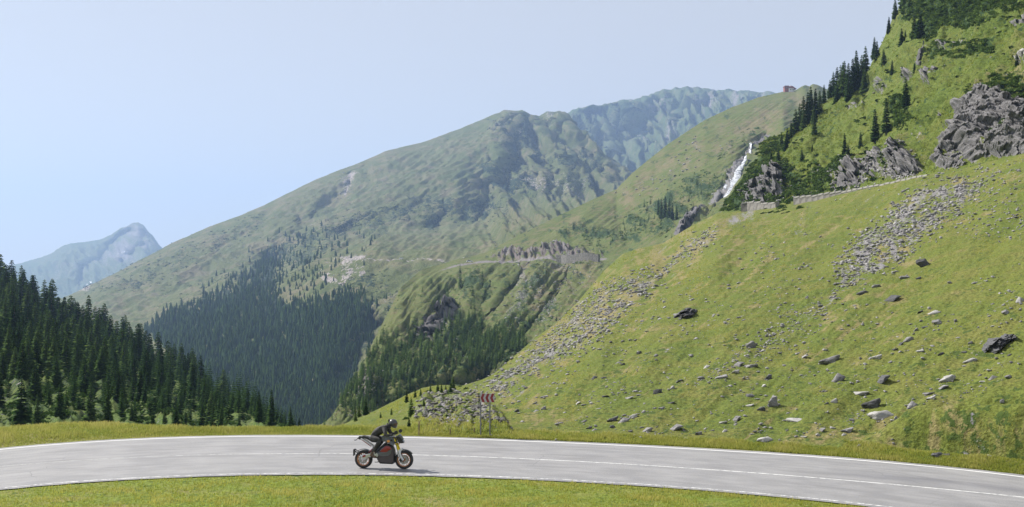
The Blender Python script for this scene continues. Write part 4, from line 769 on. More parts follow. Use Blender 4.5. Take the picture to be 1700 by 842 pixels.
# boulders told apart in the photo: (px, py, width in px, height factor, kind, label)
BD = [(1534,441,27,.8,'d','large dark block with a flat slanted top, highest big block under the scree'), (1503,459,17,.6,'g','grey slab beside the large dark block'), (1525,461,11,.5,'d','small dark stone under the large dark block'), (1432,490,17,.6,'d','dark rounded boulder just below the tip of the scree'), (1481,496,28,.5,'d','long dark tilted slab in yellowish grass'),
 (1455,478,13,.7,'g',''), (1528,519,9,.6,'d',''), (1551,521,20,.35,'p','pale flat slab in the middle of the right slope'), (1557,538,22,.55,'g','grey slab with a dark foot right of the middle of the slope'), (1537,547,10,.5,'d',''), (1521,549,10,.7,'g',''), (1508,569,17,.7,'g','boulder with a pale top in a short line of three'), (1496,575,10,.8,'d','small dark boulder in a short line of three'), (1487,583,8,.8,'d',''),
 (1456,597,16,.6,'p','pale boulder left of the line of three'), (1695,504,17,.8,'p','pale cube-like boulder at the right edge'), (1671,525,15,.7,'g',''), (1527,588,15,.5,'p','small pale stone capped with dark below the line of three'), (1563,590,12,.4,'d',''), (1610,598,21,.45,'p','flat pale slab below the biggest outcrop of the lower slope'),
 (1466,634,27,.75,'d','dark bluish boulder with a pale back, right of the grey slabs'), (1430,652,21,.5,'p','pale tan slab left of the dark bluish boulder'), (1447,669,29,.75,'d','large dark boulder with a pale lower left end'), (1515,674,16,1.1,'g','pointed grey boulder standing by itself'), (1462,692,40,.4,'p','widest pale slab of broken plates near the road bank'), (1414,696,8,1.2,'g','small upright stone left of the widest pale slab'), (1489,709,11,1.,'g','small rounded stone near the bank above the road'),
 (1571,629,26,.55,'p','pale slabs above a dark ledge, right of the grassy hollow'), (1565,643,20,.4,'g','flat ledge of grey slabs under the pale slabs'), (1542,653,15,.5,'g',''), (1546,664,15,.5,'p',''), (1648,628,15,.6,'g','grey slab, left one of two near the right edge'), (1675,628,15,.45,'g','grey slab, right one of two near the right edge'), (1632,633,10,.5,'p',''), (1663,660,9,.9,'g','small round boulder low at the right edge'),
 (1247,576,15,1.4,'g','tall upright stone high on the slope, right of the centre'), (1226,608,21,.45,'g','flat grey slab below the tall upright stone'), (1248,609,18,.6,'g','brownish boulder right of the flat grey slab'), (1220,621,15,.5,'p','pale flat stone below the flat grey slab'), (1173,611,12,.6,'p',''), (1165,633,14,.6,'g','small grey slab left of the tilted long boulder'), (1199,633,21,.55,'g','tilted long boulder with a sharp ridge'), (1275,627,17,.7,'d','darkest boulder of the middle slope, alone in the grass'), (1268,643,8,.8,'p','small white stone under the darkest boulder'),
 (1335,594,15,.45,'g','small flat slab alone above the middle of the slope'), (1370,581,8,.9,'p',''), (1378,600,32,.4,'g','wide low brownish slab high on the slope'), (1393,636,22,.9,'g','cluster-like jagged boulder in the middle of the slope'), (1245,662,14,.6,'g',''), (1244,676,16,.5,'p','white-topped slab left of the big layered rock'), (1283,675,24,1.,'g','big layered rock with upright plates'), (1264,684,13,.8,'d','dark stone leaning on the big layered rock'), (1223,698,18,.6,'g','grey boulder with a dark shoulder near the road'), (1201,702,12,.5,'p',''), (1160,721,11,.8,'g','rounded grey stone close to the road edge'), (1203,717,10,.7,'p','small pale block close to the road'), (1270,731,26,.4,'p','low broad tan slab just above the road'), (1318,700,26,.35,'p','flat pale slab line above the road'),
 (1386,673,13,.7,'p','pale squarish block in the grass'), (1373,677,7,.8,'d',''), (1364,716,14,.5,'g',''), (1383,709,9,.8,'p',''), (1405,712,20,.5,'g','long thin tilted slab propped on a pale stone'), (1400,720,10,.7,'p','pale stone under the thin tilted slab'), (1358,724,9,.8,'p',''), (1334,727,11,.5,'p',''), (1093,653,15,.8,'d','dark cube-shaped boulder on the left part of the slope'), (1117,651,8,1.,'p','small white stone right of the dark cube-shaped boulder'), (1128,637,15,.5,'g','dark-topped flat stone right of the dark cube'), (1046,661,12,.5,'p',''),
 (1017,697,19,.5,'d','dark wedge-shaped slab in the lower left of the slope'), (1035,701,23,.4,'g','reddish flat slab beside the dark wedge'), (1017,710,9,.9,'d','small dark stone under the dark wedge'), (1046,718,9,.8,'d','dark stone nearest the road on the left part'), (1053,694,17,.4,'p','light grey slab right of the reddish slab'), (1074,717,18,.4,'g','thin dark-edged slab close to the road'), (1122,713,26,.6,'g','broad mossy slab near the road with small stones'), (1116,676,10,.6,'d',''), (1099,685,10,.6,'g',''), (987,628,12,.6,'d','dark double stone in the line of rocks on the left slope'), (1002,625,9,.5,'d',''), (905,663,13,.5,'g','slab at the lower edge of the left scree'), (903,680,12,.6,'g','grey stone under the slab of the left scree'), (858,685,9,.9,'d','small dark boulder right of the sign posts'), (958,667,13,.35,'p',''), (1005,659,11,.45,'d',''), (977,710,11,.4,'d',''), (987,714,9,.5,'g',''), (970,697,11,.5,'g',''), (993,677,9,.35,'p',''), (1062,589,9,.7,'d','dark stone in the upper rock line of the left slope'), (1034,604,8,.7,'d',''), (1140,524,20,.8,'d','dark boulder in the small rock cluster at mid slope'), (1128,530,12,.7,'g',''), (888,672,9,.5,'g',''), (1660,487,7,.6,'p',''), (1577,470,9,.7,'g',''), (1600,585,9,.6,'d',''), (1612,571,9,.6,'g',''), (1675,590,9,.5,'d',''), (1445,598,9,.6,'g',''), (1665,703,17,.25,'p','flat pale plank-like stone on the bank by the right edge'), (1622,741,9,.8,'p','white stone in the dark eroded bank'), (1640,759,12,.6,'p','grey stones at the bottom of the eroded bank'), (1557,757,20,.5,'d','dark bank stones in the left hole of the eroded bank'), (1571,757,12,.6,'d',''), (1425,741,12,.4,'d','dark clod-like stone at the road verge'), (1330,330,18,.8,'g','')]
DR = [hull_rock(700 + i, 12, (1, .8, .62), True) for i in range(8)]; DRM = {}
for kk_, mt in (('g', m_rock), ('d', m_dark), ('p', m_pale)):
    for i, (V, F, _) in enumerate(DR): DRM[kk_, i] = mk_mesh('boulder', V, F, {'tint': np.full((len(V), 4), .45)}, False, [mt])
KN = {'g': 'grey', 'd': 'dark', 'p': 'pale'}
for i, (px, py, w, hf, kd, lab) in enumerate(BD):
    P, N = L1.at(px, py); s = w * .68 / FP * P[1]
    if not lab: lab = 'small %s stone half sunk in the grass of the %s part of the slope' % (KN[kd], 'left' if px < 1130 else 'middle' if px < 1440 else 'right')
    o = link('boulder', DRM[kd, (i * 5) % 8]); props(o, lab, 'boulder', 'boulders on the green slope'); o.location = tuple(P + N * s * hf * .22)
    o.rotation_euler = (random.uniform(-.15, .15), -.30 + random.uniform(-.15, .15), random.uniform(-.5, .5) + (3.14 if i % 2 else 0)); 
    if i % 2: o.rotation_euler[1] *= -1
    o.scale = (s, s * .8, s * max(.5, hf) * 1.15)
crag('rock_outcrop', L1, [(1632,574),(1637,566),(1655,560),(1668,556),(1682,558),(1684,563),(1668,572),(1650,582),(1634,581)], .8, 4, -20, 'biggest dark outcrop of the lower slope, near the right edge', 'crag', 600, m_dark, soft=3, step=.6)
crag('rock_outcrop', L1, [(1121,533),(1128,524),(1140,518),(1158,517),(1150,526),(1138,533)], .9, 3.5, -25, 'dark rock cluster at mid slope, above the dark cube-shaped boulder', 'crag', 610, m_dark, soft=3, step=.6)

# ------------------------------------------------------------------ boxes, tubes, lathes
def box(bm, c, s, rot=None, bev=0.):
    r = bmesh.ops.create_cube(bm, size=1); vs = r['verts']
    for v in vs: v.co = Vector((v.co.x * s[0], v.co.y * s[1], v.co.z * s[2]))
    if bev:
        es = list({e for v in vs for e in v.link_edges}); rr = bmesh.ops.bevel(bm, geom=es, offset=bev, segments=2, affect='EDGES', profile=.6); vs = list({v for f in rr['faces'] for v in f.verts} | {v for v in vs if v.is_valid})
    M = (Euler(rot).to_matrix() if rot else Matrix.Identity(3))
    for v in vs: v.co = M @ v.co + Vector(c)
    return vs
def tube(bm, pts, r, n=8, cap=True, flat=1.):
    pts = [Vector(p) for p in pts]; rr = r if isinstance(r, (list, tuple)) else [r] * len(pts); rings = []
    for i, p in enumerate(pts):
        d = (pts[min(i + 1, len(pts) - 1)] - pts[max(i - 1, 0)]).normalized(); a = d.cross(Vector((0, 1, 0)) if abs(d.y) < .9 else Vector((1, 0, 0))).normalized(); b = d.cross(a)
        rings.append([bm.verts.new(p + (a * math.cos(k * 2 * math.pi / n) + b * flat * math.sin(k * 2 * math.pi / n)) * rr[i]) for k in range(n)])
    for A, B in zip(rings[:-1], rings[1:]):
        for k in range(n): bm.faces.new((A[k], A[(k + 1) % n], B[(k + 1) % n], B[k]))
    if cap: bm.faces.new(rings[0][::-1]); bm.faces.new(rings[-1])
def torus(bm, c, Rr, prof, n=36):
    """prof: list of (radial offset, lateral offset) closed loop; axis along y"""
    rings = []
    for i in range(n):
        a = 2 * math.pi * i / n; rings.append([bm.verts.new(Vector(c) + Vector((math.cos(a) * (Rr + pr), pl, math.sin(a) * (Rr + pr)))) for pr, pl in prof])
    for i in range(n):
        A, B = rings[i], rings[(i + 1) % n]
        for k in range(len(prof)): bm.faces.new((A[k], A[(k + 1) % len(prof)], B[(k + 1) % len(prof)], B[k]))
def disc(bm, c, r, w, n=24, hole=0.):
    if hole: torus(bm, c, 0, [(hole, -w / 2), (r, -w / 2), (r, w / 2), (hole, w / 2)], n)
    else:
        A = [bm.verts.new(Vector(c) + Vector((math.cos(2 * math.pi * k / n) * r, -w / 2, math.sin(2 * math.pi * k / n) * r))) for k in range(n)]; B = [bm.verts.new(v.co + Vector((0, w, 0))) for v in A]
        bm.faces.new(A); bm.faces.new(B[::-1])
        for k in range(n): bm.faces.new((A[k], B[k], B[(k + 1) % n], A[(k + 1) % n]))
def slab(bm, poly, y0, y1, taper=1., bev=0.):
    """a side outline (x,z) given thickness y0..y1, the faces pulled in by taper"""
    cx = sum(p[0] for p in poly) / len(poly); cz = sum(p[1] for p in poly) / len(poly); ym = (y0 + y1) / 2
    L = []
    for y, k in ((y0, taper), (y0 * .7 + ym * .3, 1.), (y1 * .7 + ym * .3, 1.), (y1, taper)): L.append([bm.verts.new((cx + (x - cx) * k, y, cz + (z - cz) * k)) for x, z in poly])
    n = len(poly)
    for A, B in zip(L[:-1], L[1:]):
        for k in range(n): bm.faces.new((A[k], A[(k + 1) % n], B[(k + 1) % n], B[k]))
    bm.faces.new(L[0][::-1]); bm.faces.new(L[-1])
def fin(name, bm, mat, parent=None, smooth=False, loc=None):
    bmesh.ops.recalc_face_normals(bm, faces=bm.faces); me = bpy.data.meshes.new(name); bm.to_mesh(me); bm.free(); me.materials.append(mat)
    if smooth:
        me.polygons.foreach_set('use_smooth', [True] * len(me.polygons))
        try: me.set_sharp_from_angle(angle=R(40))
        except Exception: pass
    return link(name, me, parent, loc)

# ------------------------------------------------------------------ retaining wall of the track, its kerb blocks
m_wall = simple('old_masonry', (.17, .16, .145), .9, var=.35, vscale=1.2, bump=.05); m_cap = simple('wall_coping', (.25, .24, .22), .85, var=.25, vscale=1.)
WL = [(1232,352),(1262,347),(1290,343),(1320,338),(1345,333),(1370,328),(1400,321)]
def wall_run(pl, h0, h1, label, nb):
    pts_ = []
    for i in range(nb + 1):
        x = pl[0][0] + (pl[-1][0] - pl[0][0]) * i / nb; pts_.append(np.array(L1.at(x, float(np.interp(x, *np.array(pl).T)) )[0]))
    base = Vector(pts_[0]); e = empty('retaining_wall', base); props(e, label, 'wall')
    for i in range(nb):
        a = Vector(pts_[i]) - base; b_ = Vector(pts_[i + 1]) - base; h = (h0 + (h1 - h0) * i / nb) * random.uniform(.9, 1.05); d = b_ - a; ang = math.atan2(d.y, d.x); l = math.hypot(d.x, d.y)
        bm = bmesh.new(); box(bm, (0, 0, 0), (l * 1.01, .8 + .02 * (i % 3), h), None, .04)
        for v in bm.verts: v.co.y += .05 * math.sin(v.co.x * 3)
        o = fin('wall_section', bm, m_wall, e); o.location = (a + b_) / 2 + Vector((0, 0, h * .5 - .9)); o.rotation_euler = (0, -math.atan2(d.z, l), ang)
        bm = bmesh.new(); box(bm, (0, 0, 0), (l * .9, .95, .28), None, .04); o2 = fin('coping_stone', bm, m_cap, e); o2.location = (a + b_) / 2 + Vector((0, 0, h - .80)); o2.rotation_euler = o.rotation_euler
wall_run(WL[:3], 2.6, 1.5, 'grey stone retaining wall of the track at its left end, below the crag', 5)
wall_run(WL[3:], 2.0, 1.2, 'pale retaining wall of the track between the shrubs and the rock band', 8)
wall_run([(1400,321),(1440,312),(1480,303),(1545,290)], .9, .7, 'low kerb wall of the track running on to the right towards the largest cliff', 16)
WL2 = [(930,431),(960,430),(1000,430)]
bm = bmesh.new(); P0 = Vector(L3.at(930, 437)[0]); prev = None
for i in range(9):
    x = 930 + 70 * i / 8; P = Vector(L3.at(x, 436)[0]) - P0 + Vector((-2, -3, 0)); 
    if prev: d = P - prev; box(bm, (P + prev) / 2 + Vector((0, 0, 1.2)), (d.length * 1.02, 1.4 + .03 * (i % 2), 5.5), (0, 0, math.atan2(d.y, d.x)))
    prev = P
o = fin('viaduct_wall', bm, m_wall); o.location = P0; props(o, 'long low wall carrying the far bench road above the gullied slope', 'wall')

# ------------------------------------------------------------------ waterfall
m_w, t, b = nm('falling_water'); q = NB(t); b.inputs['Roughness'].default_value = .35; at = q.n('ShaderNodeAttribute', attribute_name='tint'); sp = q.n('ShaderNodeSeparateColor'); q.l(at.outputs['Color'], sp.inputs[0])
pos = q.n('ShaderNodeNewGeometry').outputs['Position']; n_ = q.noise(q.vmap(pos, (.5, .3, .12), (0, .5, 0)), .9, 4, .6)
q.l(q.mix(q.ramp(n_, .42, .62), (.22, .23, .25), (.80, .82, .85)), b.inputs['Base Color']); q.bump(b, n_, .8, .8)
def fall(name, pts_, ws, label, seed):
    n = 60; tt = np.linspace(0, len(pts_) - 1, n); X = np.interp(tt, range(len(pts_)), [p[0] for p in pts_]); Yp = np.interp(tt, range(len(pts_)), [p[1] for p in pts_]); W = np.interp(tt, range(len(pts_)), ws)
    X = X + fbm(tt * 1.1, tt * 0 + seed, 3, seed) * 3; V = []; m = 9
    Yc = np.array([min(L3.at(a_ + dx_, b_)[0][1] for dx_ in (-7, -3, 0, 3, 7)) for a_, b_ in zip(X, Yp)]); Yc = np.array([Yc[max(0, i - 3):i + 4].min() for i in range(n)]); Yc = np.convolve(np.pad(Yc, 10, mode='edge'), np.ones(21) / 21, 'valid')
    for i in range(n):
        j0 = W[i] * (1 + .35 * float(fbm(np.array([i * .3]), np.array([seed * 1.]), 3, 5)[0]))
        P = unproj(X[i], Yp[i], Yc[i] - 3.) 
        for k in range(m):
            f = k / (m - 1) - .5; off = 2.4 * j0 * f / FP * P[1] * .5
            V.append(P + np.array((off, -(12. + .5 * float(fbm(np.array([i * .35]), np.array([k * .8]), 3, seed + 2)[0]) + 2.2 * math.cos(f * 3.1)), 0)) * 1.0)
    V = np.array(V); idx = np.arange(n * m).reshape(n, m); F = np.stack([idx[:-1, :-1], idx[1:, :-1], idx[1:, 1:], idx[:-1, 1:]], -1).reshape(-1, 4)
    bk = V + np.array((0, 3., 0)); rim = []
    F2 = np.concatenate([F, F[:, ::-1] + n * m]); V2 = np.concatenate([V, bk]); return link(name, mk_mesh(name, V2, F2, {'tint': np.ones((len(V2), 4))}, True, [m_w]))
e = empty('waterfall', tuple(L3.at(1205, 320)[0])); props(e, 'white mountain waterfall running down a rocky ravine', 'waterfall')
def keep(o): o.parent = e; o.matrix_parent_inverse = Matrix.Translation(-Vector(e.location)); return o
keep(fall('main_cascade', [(1233,262),(1228,276),(1220,286),(1217,300),(1213,312),(1205,326),(1194,342),(1184,356)], [2.5, 5, 9, 11, 12, 10, 7, 4], '', 3))
keep(fall('side_cascade', [(1218,286),(1208,300),(1200,312),(1192,326),(1188,338)], [3, 4, 5, 5, 3], '', 7))
keep(fall('upper_cascade', [(1241,240),(1241,250),(1240,258)], [1.4, 2, 1.6], '', 9))

# ------------------------------------------------------------------ cabin on the crest, far vehicles
m_red = simple('red_boards', (.26, .085, .07), .7, var=.15); m_white = simple('white_render', (.75, .73, .70), .8, var=.05); m_roofr = simple('red_sheet_roof', (.24, .09, .08), .5, var=.1); m_glass = simple('dark_glass', (.03, .035, .04), .1)
P = Vector(L3.at(1310, 153)[0]) + Vector((0, 2, 0)); e = empty('mountain_cabin', P); props(e, 'red and white mountain hut standing on the distant crest', 'hut')
bm = bmesh.new(); box(bm, (-3.2, 0, 2.6), (4.6, 7, 7.2)); fin('red_wall', bm, m_red, e)
bm = bmesh.new(); box(bm, (2.3, 0, 1.6), (6.3, 7, 4.8)); fin('white_wall', bm, m_white, e)
bm = bmesh.new(); slab(bm, [(-6.2, 6.0), (-5.4, 6.9), (-.8, 6.9), (.6, 5.6), (1.2, 6.6), (3.2, 6.6), (8.6, 3.2), (8.2, 2.9), (2.6, 4.1), (-.6, 4.1), (-1.0, 6.2)], -4.2, 4.2); fin('roof', bm, m_roofr, e)
for x, z in ((-4.4, 4.4), (-2.4, 4.4), (1.2, 2.2), (3.0, 2.2), (4.6, 2.0)):
    bm = bmesh.new(); box(bm, (x, -3.55, z), (.9, .12, 1.3)); fin('window', bm, m_glass, e)
bm = bmesh.new(); box(bm, (2.1, 1, 7.2), (.8, .8, 1.6)); fin('chimney', bm, m_white, e)
m_cw = simple('white_car_paint', (.75, .76, .78), .25, coat=.6); m_tyre = simple('tyre_rubber', (.028, .027, .027), .8, var=.2)
for px, lab in ((780, 'tiny white car on the far bench road, where the road rounds the ridge'), (667, 'tiny white car at the left stretch of the far bench road')):
    L = L3 if px > 700 else L4; P = Vector(L.at(px, float(np.interp(px, *(np.array(M3 if px > 700 else M4a).T[:2]))) + 3)[0]) + Vector((0, -2, .9)); e = empty('far_car', P); props(e, lab, 'car', 'cars on the far road')
    bm = bmesh.new(); slab(bm, [(-2.2, .3), (-2.2, .9), (-1.9, 1.0), (1.4, 1.0), (2.2, .85), (2.3, .35)], -.9, .9, .96); slab(bm, [(-1.9, 1.0), (-1.4, 1.55), (.4, 1.6), (1.2, 1.0)], -.78, .78, .93); fin('body', bm, m_cw, e)
    bm = bmesh.new(); slab(bm, [(-1.6, 1.03), (-1.3, 1.45), (.35, 1.5), (.95, 1.03)], -.82, .82, .97); fin('window', bm, m_glass, e)
    for x in (-1.4, 1.4):
        for y in (-.8, .8): bm = bmesh.new(); disc(bm, (x, y, .33), .33, .22, 14); fin('wheel', bm, m_tyre, e)

# ------------------------------------------------------------------ arrow sign and roadside stakes
m_post = simple('galvanised_post', (.16, .165, .17), .5, .6, var=.2); m_sw = simple('sign_white', (.36, .36, .34), .45, var=.03); m_sr = simple('sign_red', (.20, .014, .016), .4, var=.05); m_sb = simple('sign_back', (.25, .26, .27), .5, .5)
SP = unproj(np.array(806.), np.array(727.), FP * CH / 270)[:3]; SY = float(FP * CH / 270 + .25); e = empty('arrow_sign', ((806 - CX) / FP * SY, SY, .05)); props(e, 'roadside board with three red arrows pointing left on two thin posts', 'road sign')
k_ = SY / FP
for x in (-8, 7.3): bm = bmesh.new(); tube(bm, [(x * k_, .03, -.4), (x * k_, .03, 62 * k_)], .028, 10); fin('post', bm, m_post, e)
BW, BH, Z0 = 23.5 * k_, 14.5 * k_, 55.5 * k_; BX = 3 * k_
bm = bmesh.new(); box(bm, (BX, 0, Z0 + BH / 2), (BW, .02, BH), None, .004); fin('board', bm, m_sw, e)
for i in range(3):
    x0 = BX - BW / 2 + BW * (.03 + .335 * i); w = BW * .175; zc = Z0 + BH / 2; tp = BH * .49; s_ = BW * .125
    bm = bmesh.new(); pl = [(x0, zc), (x0 + s_, zc + tp), (x0 + s_ + w, zc + tp), (x0 + w, zc), (x0 + s_ + w, zc - tp), (x0 + s_, zc - tp)]
    f_ = [bm.verts.new((x, -.0135, z)) for x, z in pl]; g_ = [bm.verts.new((x, -.0105, z)) for x, z in pl]
    for A in ((0, 1, 2, 3), (0, 3, 4, 5)): bm.faces.new([f_[a] for a in A]); bm.faces.new([g_[a] for a in A[::-1]])
    for a in range(6): bm.faces.new((f_[a], g_[a], g_[(a + 1) % 6], f_[(a + 1) % 6]))
    fin('arrow', bm, m_sr, e)
bm = bmesh.new(); box(bm, (BX, .025, Z0 + BH * .25), (BW * .9, .03, .03)); box(bm, (BX, .025, Z0 + BH * .75), (BW * .9, .03, .03)); fin('rail', bm, m_post, e)
m_stake = simple('rusty_stake', (.16, .10, .08), .8, var=.3)
for px, hh, lab in ((695.5, 21, 'thin reddish stake behind the rider at the road edge'), (747, 9, 'short thin stake left of the arrow sign'), (787, 10, 'low stake close to the arrow sign')):
    Y_ = SY + .5; bm = bmesh.new(); tube(bm, [(0, 0, -.3), (.01, 0, hh * Y_ / FP)], .022, 7); o = fin('roadside_stake', bm, m_stake); o.location = ((px - CX) / FP * Y_, Y_, .05); props(o, lab, 'stake')

# ------------------------------------------------------------------ grass blades
def grass_mat(name, a, b_, tip):
    m = foliage(name, a, b_, tip, .5); return m
m_gf = grass_mat('meadow_grass', (.12, .17, .022), (.24, .29, .045), (.42, .37, .12))
m_gv = grass_mat('verge_grass', (.10, .145, .022), (.19, .23, .04), (.36, .33, .12))
def blades(name, P, h, w, tint, mat, label, k=3, lean=.35):
    n = len(P); V = []; C = []
    P = np.repeat(P, k, 0); h = np.repeat(h, k) * rng.uniform(.55, 1.15, n * k); w = np.repeat(w, k) * rng.uniform(.7, 1.3, n * k); t_ = np.repeat(tint, k)
    P = P + np.stack([rng.normal(0, 1, n * k) * w * 1.6, rng.normal(0, 1, n * k) * w * 1.6, 0 * w], -1)
    a = rng.uniform(0, 6.28, n * k); l = h * rng.uniform(0, lean, n * k) * 1.6; b = rng.uniform(0, 6.28, n * k)
    A = P + np.stack([np.cos(a) * w, np.sin(a) * w, -.03 + 0 * w], -1); B = P - np.stack([np.cos(a) * w, np.sin(a) * w, .03 + 0 * w], -1); T_ = P + np.stack([np.cos(b) * l, np.sin(b) * l, h], -1)
    V = np.stack([A, B, T_], 1).reshape(-1, 3); F = np.arange(len(V)).reshape(-1, 3)
    C = np.zeros((n * k, 3, 4)); v = np.clip(rng.uniform(0, 1, n * k) * .8 + t_ * .4, 0, 1); C[:, :, 0] = v[:, None]; C[:, 2, 1] = np.clip(t_ + rng.uniform(-.3, .3, n * k), 0, 1); C[:, :2, 1] = np.clip(t_[:, None] - .25, 0, 1) * .6
    me = mk_mesh(name, V, F, {'tint': C.reshape(-1, 4)}, False, [mat]); return props(link(name, me), label, 'grass', None, 'stuff')
n = 60000; th = rng.uniform(-.62, .50, n); e_ = rline(0, th) - .36 + .10 * fbm(th * 60, th * 0, 3, 4); r = e_ - rng.random(n) ** 1.0 * (e_ - 26.5)
X, Yy = np.sin(th) * r, np.cos(th) * r; pt = fbm(X / 1.6, Yy / 1.2, 4, 301); ok = rng.random(n) < .75 + pt
X, Yy, pt, r, e_ = X[ok], Yy[ok], pt[ok], r[ok], e_[ok]; P = np.stack([X, Yy, -.03 + 0 * X], -1); hh = .055 + .05 * np.clip(pt + .4, 0, 1) + .05 * (rng.random(len(X)) < .06)
blades('lawn_grass', P, hh, np.full(len(X), .012), np.clip(.32 + .9 * pt, 0, 1), m_gf, 'short green grass with yellowish patches in front of the road', 3)
n = 30000; th = rng.uniform(-.60, -.04, n); r = rline(2, th) + .42 + rng.random(n) * (2.4 + 3.4 * sstep(-.26, -.40, th)); X, Yy = np.sin(th) * r, np.cos(th) * r; d = r - rline(2, th); pt = fbm(X / 1.5, Yy / 1.5, 4, 302)
P = np.stack([X, Yy, ground_z(X, Yy)], -1); blades('verge_grass', P, (.05 + .13 * sstep(.5, 1.8, d) * np.clip(.6 + pt, .2, 1.2)), np.full(n, .013), np.clip(.30 + .18 * sstep(1, 4, d) + .6 * pt, 0, 1), m_gv, 'tall dry verge grass along the far edge of the road', 3)
def on_l1(xs_, ys_): return np.array([L1.at(a, b_)[0] for a, b_ in zip(xs_, ys_)])
n = 14000; px = rng.uniform(535, 1720, n); py = np.interp(px, *np.array(FAR).T) - 3.2 - rng.random(n) ** 1.3 * (15 + 14 * (px > 1400)); P = on_l1(px, py); pt = fbm(P[:, 0] / 1.5, P[:, 1] / 1.5, 4, 303)
blades('verge_grass', P, .05 + .12 * np.clip(.5 + pt, 0, 1), np.full(n, .014), np.clip(.32 + .7 * pt, 0, 1), m_gv, 'yellow green verge grass below the slope beside the road', 4)
n = 46000; px = rng.uniform(600, 1712, n); u_ = rng.random(n); top = np.interp(px, *np.array(TOP1).T[:2]); bot = np.interp(px, *np.array(FAR).T) - 16; py = bot - (bot - top - 2) * u_ ** .9; P = on_l1(px, py)
pt = fbm(px / 70, py / 40, 4, 304) + .5 * fbm(px / 12, py / 7, 3, 305); ok = (rng.random(n) < .65 + pt) & (np.max([sdf(px, py, q_) for q_ in (S_A, S_B, S_C, S_D)], 0) < -3 + rng.normal(0, 4, n)); P, pt = P[ok], pt[ok]; sc_ = P[:, 1] / FP
n2_ = 26000; qx = rng.uniform(1240, 1712, n2_); tp = np.maximum(-8, np.interp(qx, *np.array(TOP2).T[:2])); bt = np.interp(qx, *np.array(TOP1).T[:2]); qy = bt - (bt - tp) * rng.random(n2_); P2 = np.array([L2.at(a, b_)[0] for a, b_ in zip(qx, qy)]); p2 = fbm(qx / 26, qy / 10, 4, 307); ok = rng.random(n2_) < .5 + p2 * 1.4; P2, p2 = P2[ok], p2[ok]; s2_ = P2[:, 1] / FP
blades('slope_grass', P2, s2_ * 2.6 * np.clip(.8 + p2, .5, 1.5), s2_ * .8, np.clip(.15 + .5 * p2, 0, 1), m_gf, 'rough grass and herbs on the steep upper meadow', 3)
blades('slope_grass', P - (0, 0, .02), sc_ * 2.2 * np.clip(.8 + pt, .5, 1.6), sc_ * .55, np.clip(.22 + 1.1 * pt, 0, 1), m_gf, 'rough grass tussocks all over the green slope', 4)

# ------------------------------------------------------------------ motorcycle, facing right in the picture
m_blk = simple('black_plastic', (.018, .018, .02), .45, var=.2); m_seat = simple('black_seat_vinyl', (.022, .022, .024), .6); m_rim = simple('copper_rim', (.38, .17, .075), .32, .7); m_silver = simple('silver_metal', (.55, .55, .57), .3, .85)
m_wht = simple('white_fairing', (.66, .66, .68), .3, coat=.5); m_grey = simple('grey_fairing', (.105, .11, .125), .35, .3, coat=.5); m_redp = simple('red_panel', (.24, .014, .011), .35, coat=.5); m_yel = simple('yellow_fork_tube', (.78, .60, .02), .3, .35); m_bat = simple('dark_battery_cover', (.075, .062, .066), .45, .3)
m_org = simple('orange_lamp', (.75, .32, .08), .3); m_disc = simple('steel_disc', (.32, .32, .33), .35, .9); m_frame = simple('frame_metal', (.045, .045, .05), .4, .6); m_lamp = simple('headlamp_glass', (.25, .27, .29), .08)
BY = FP * CH / (777.2 - HY); BXc = (603.7 - CX) / FP * BY; BIKE = (BXc, BY, 0.003)
bk = empty('motorcycle', BIKE, R(-8)); props(bk, 'black and grey naked motorcycle with yellow fork tubes leaning into the bend on the road', 'motorcycle')
BROT = Euler((R(-3), 0, R(-8))); bk.rotation_euler = BROT
FX = 1.40
def wheel(x, r_, wd):
    w = empty('wheel', (x, 0, r_)); w.parent = bk
    bm = bmesh.new(); torus(bm, (0, 0, 0), r_ - .055, [(.055, -wd * .22), (.055, wd * .22), (.040, wd * .42), (.0, wd * .52), (-.03, wd * .42), (-.03, -wd * .42), (.0, -wd * .52), (.040, -wd * .42)], 48); fin('tyre', bm, m_tyre, w, True)
    bm = bmesh.new(); torus(bm, (0, 0, 0), r_ - .098, [(.014, -wd * .40), (.014, wd * .40), (-.012, wd * .34), (-.012, -wd * .34)], 48)
    for i in range(7):
        a = i * 6.283 / 7
        for da in (-.10, .10): tube(bm, [(math.cos(a + da * .4) * .04, 0, math.sin(a + da * .4) * .04), (math.cos(a + da * 1.7) * (r_ - .105), .0, math.sin(a + da * 1.7) * (r_ - .105))], .0095, 6)
    disc(bm, (0, 0, 0), .055, .11, 20); fin('rim', bm, m_rim, w, True)
    for sy in ((-1, 1) if x > 1 else (-1,)):
        bm = bmesh.new(); disc(bm, (0, sy * .075, 0), .145, .007, 36, .085); 
        for i in range(5): a = i * 1.2566; tube(bm, [(math.cos(a) * .03, sy * .075, math.sin(a) * .03), (math.cos(a + .3) * .09, sy * .075, math.sin(a + .3) * .09)], .007, 5)
        fin('brake_disc', bm, m_disc, w)
    return w
wheel(0, .302, .17); wheel(FX, .312, .125)
def bp(name, fn, mat, smooth=True, parent=None):
    bm = bmesh.new(); fn(bm); return fin(name, bm, mat, parent or bk, smooth)
for y in (-.095, .095):
    bp('fork_tube', lambda bm: tube(bm, [(1.05, y, 1.07), (1.235, y, .60)], .0275, 12), m_yel)
    bp('fork_slider', lambda bm: (tube(bm, [(1.225, y, .63), (1.31, y, .42), (1.385, y, .30)], [.035, .036, .03], 12), tube(bm, [(1.375, y, .33), (1.40, y, .31)], .036, 10)), m_wht)
    bp('brake_caliper', lambda bm: box(bm, (1.30, y * 1.15, .30), (.10, .04, .07), (0, .9, 0), .012), m_blk)
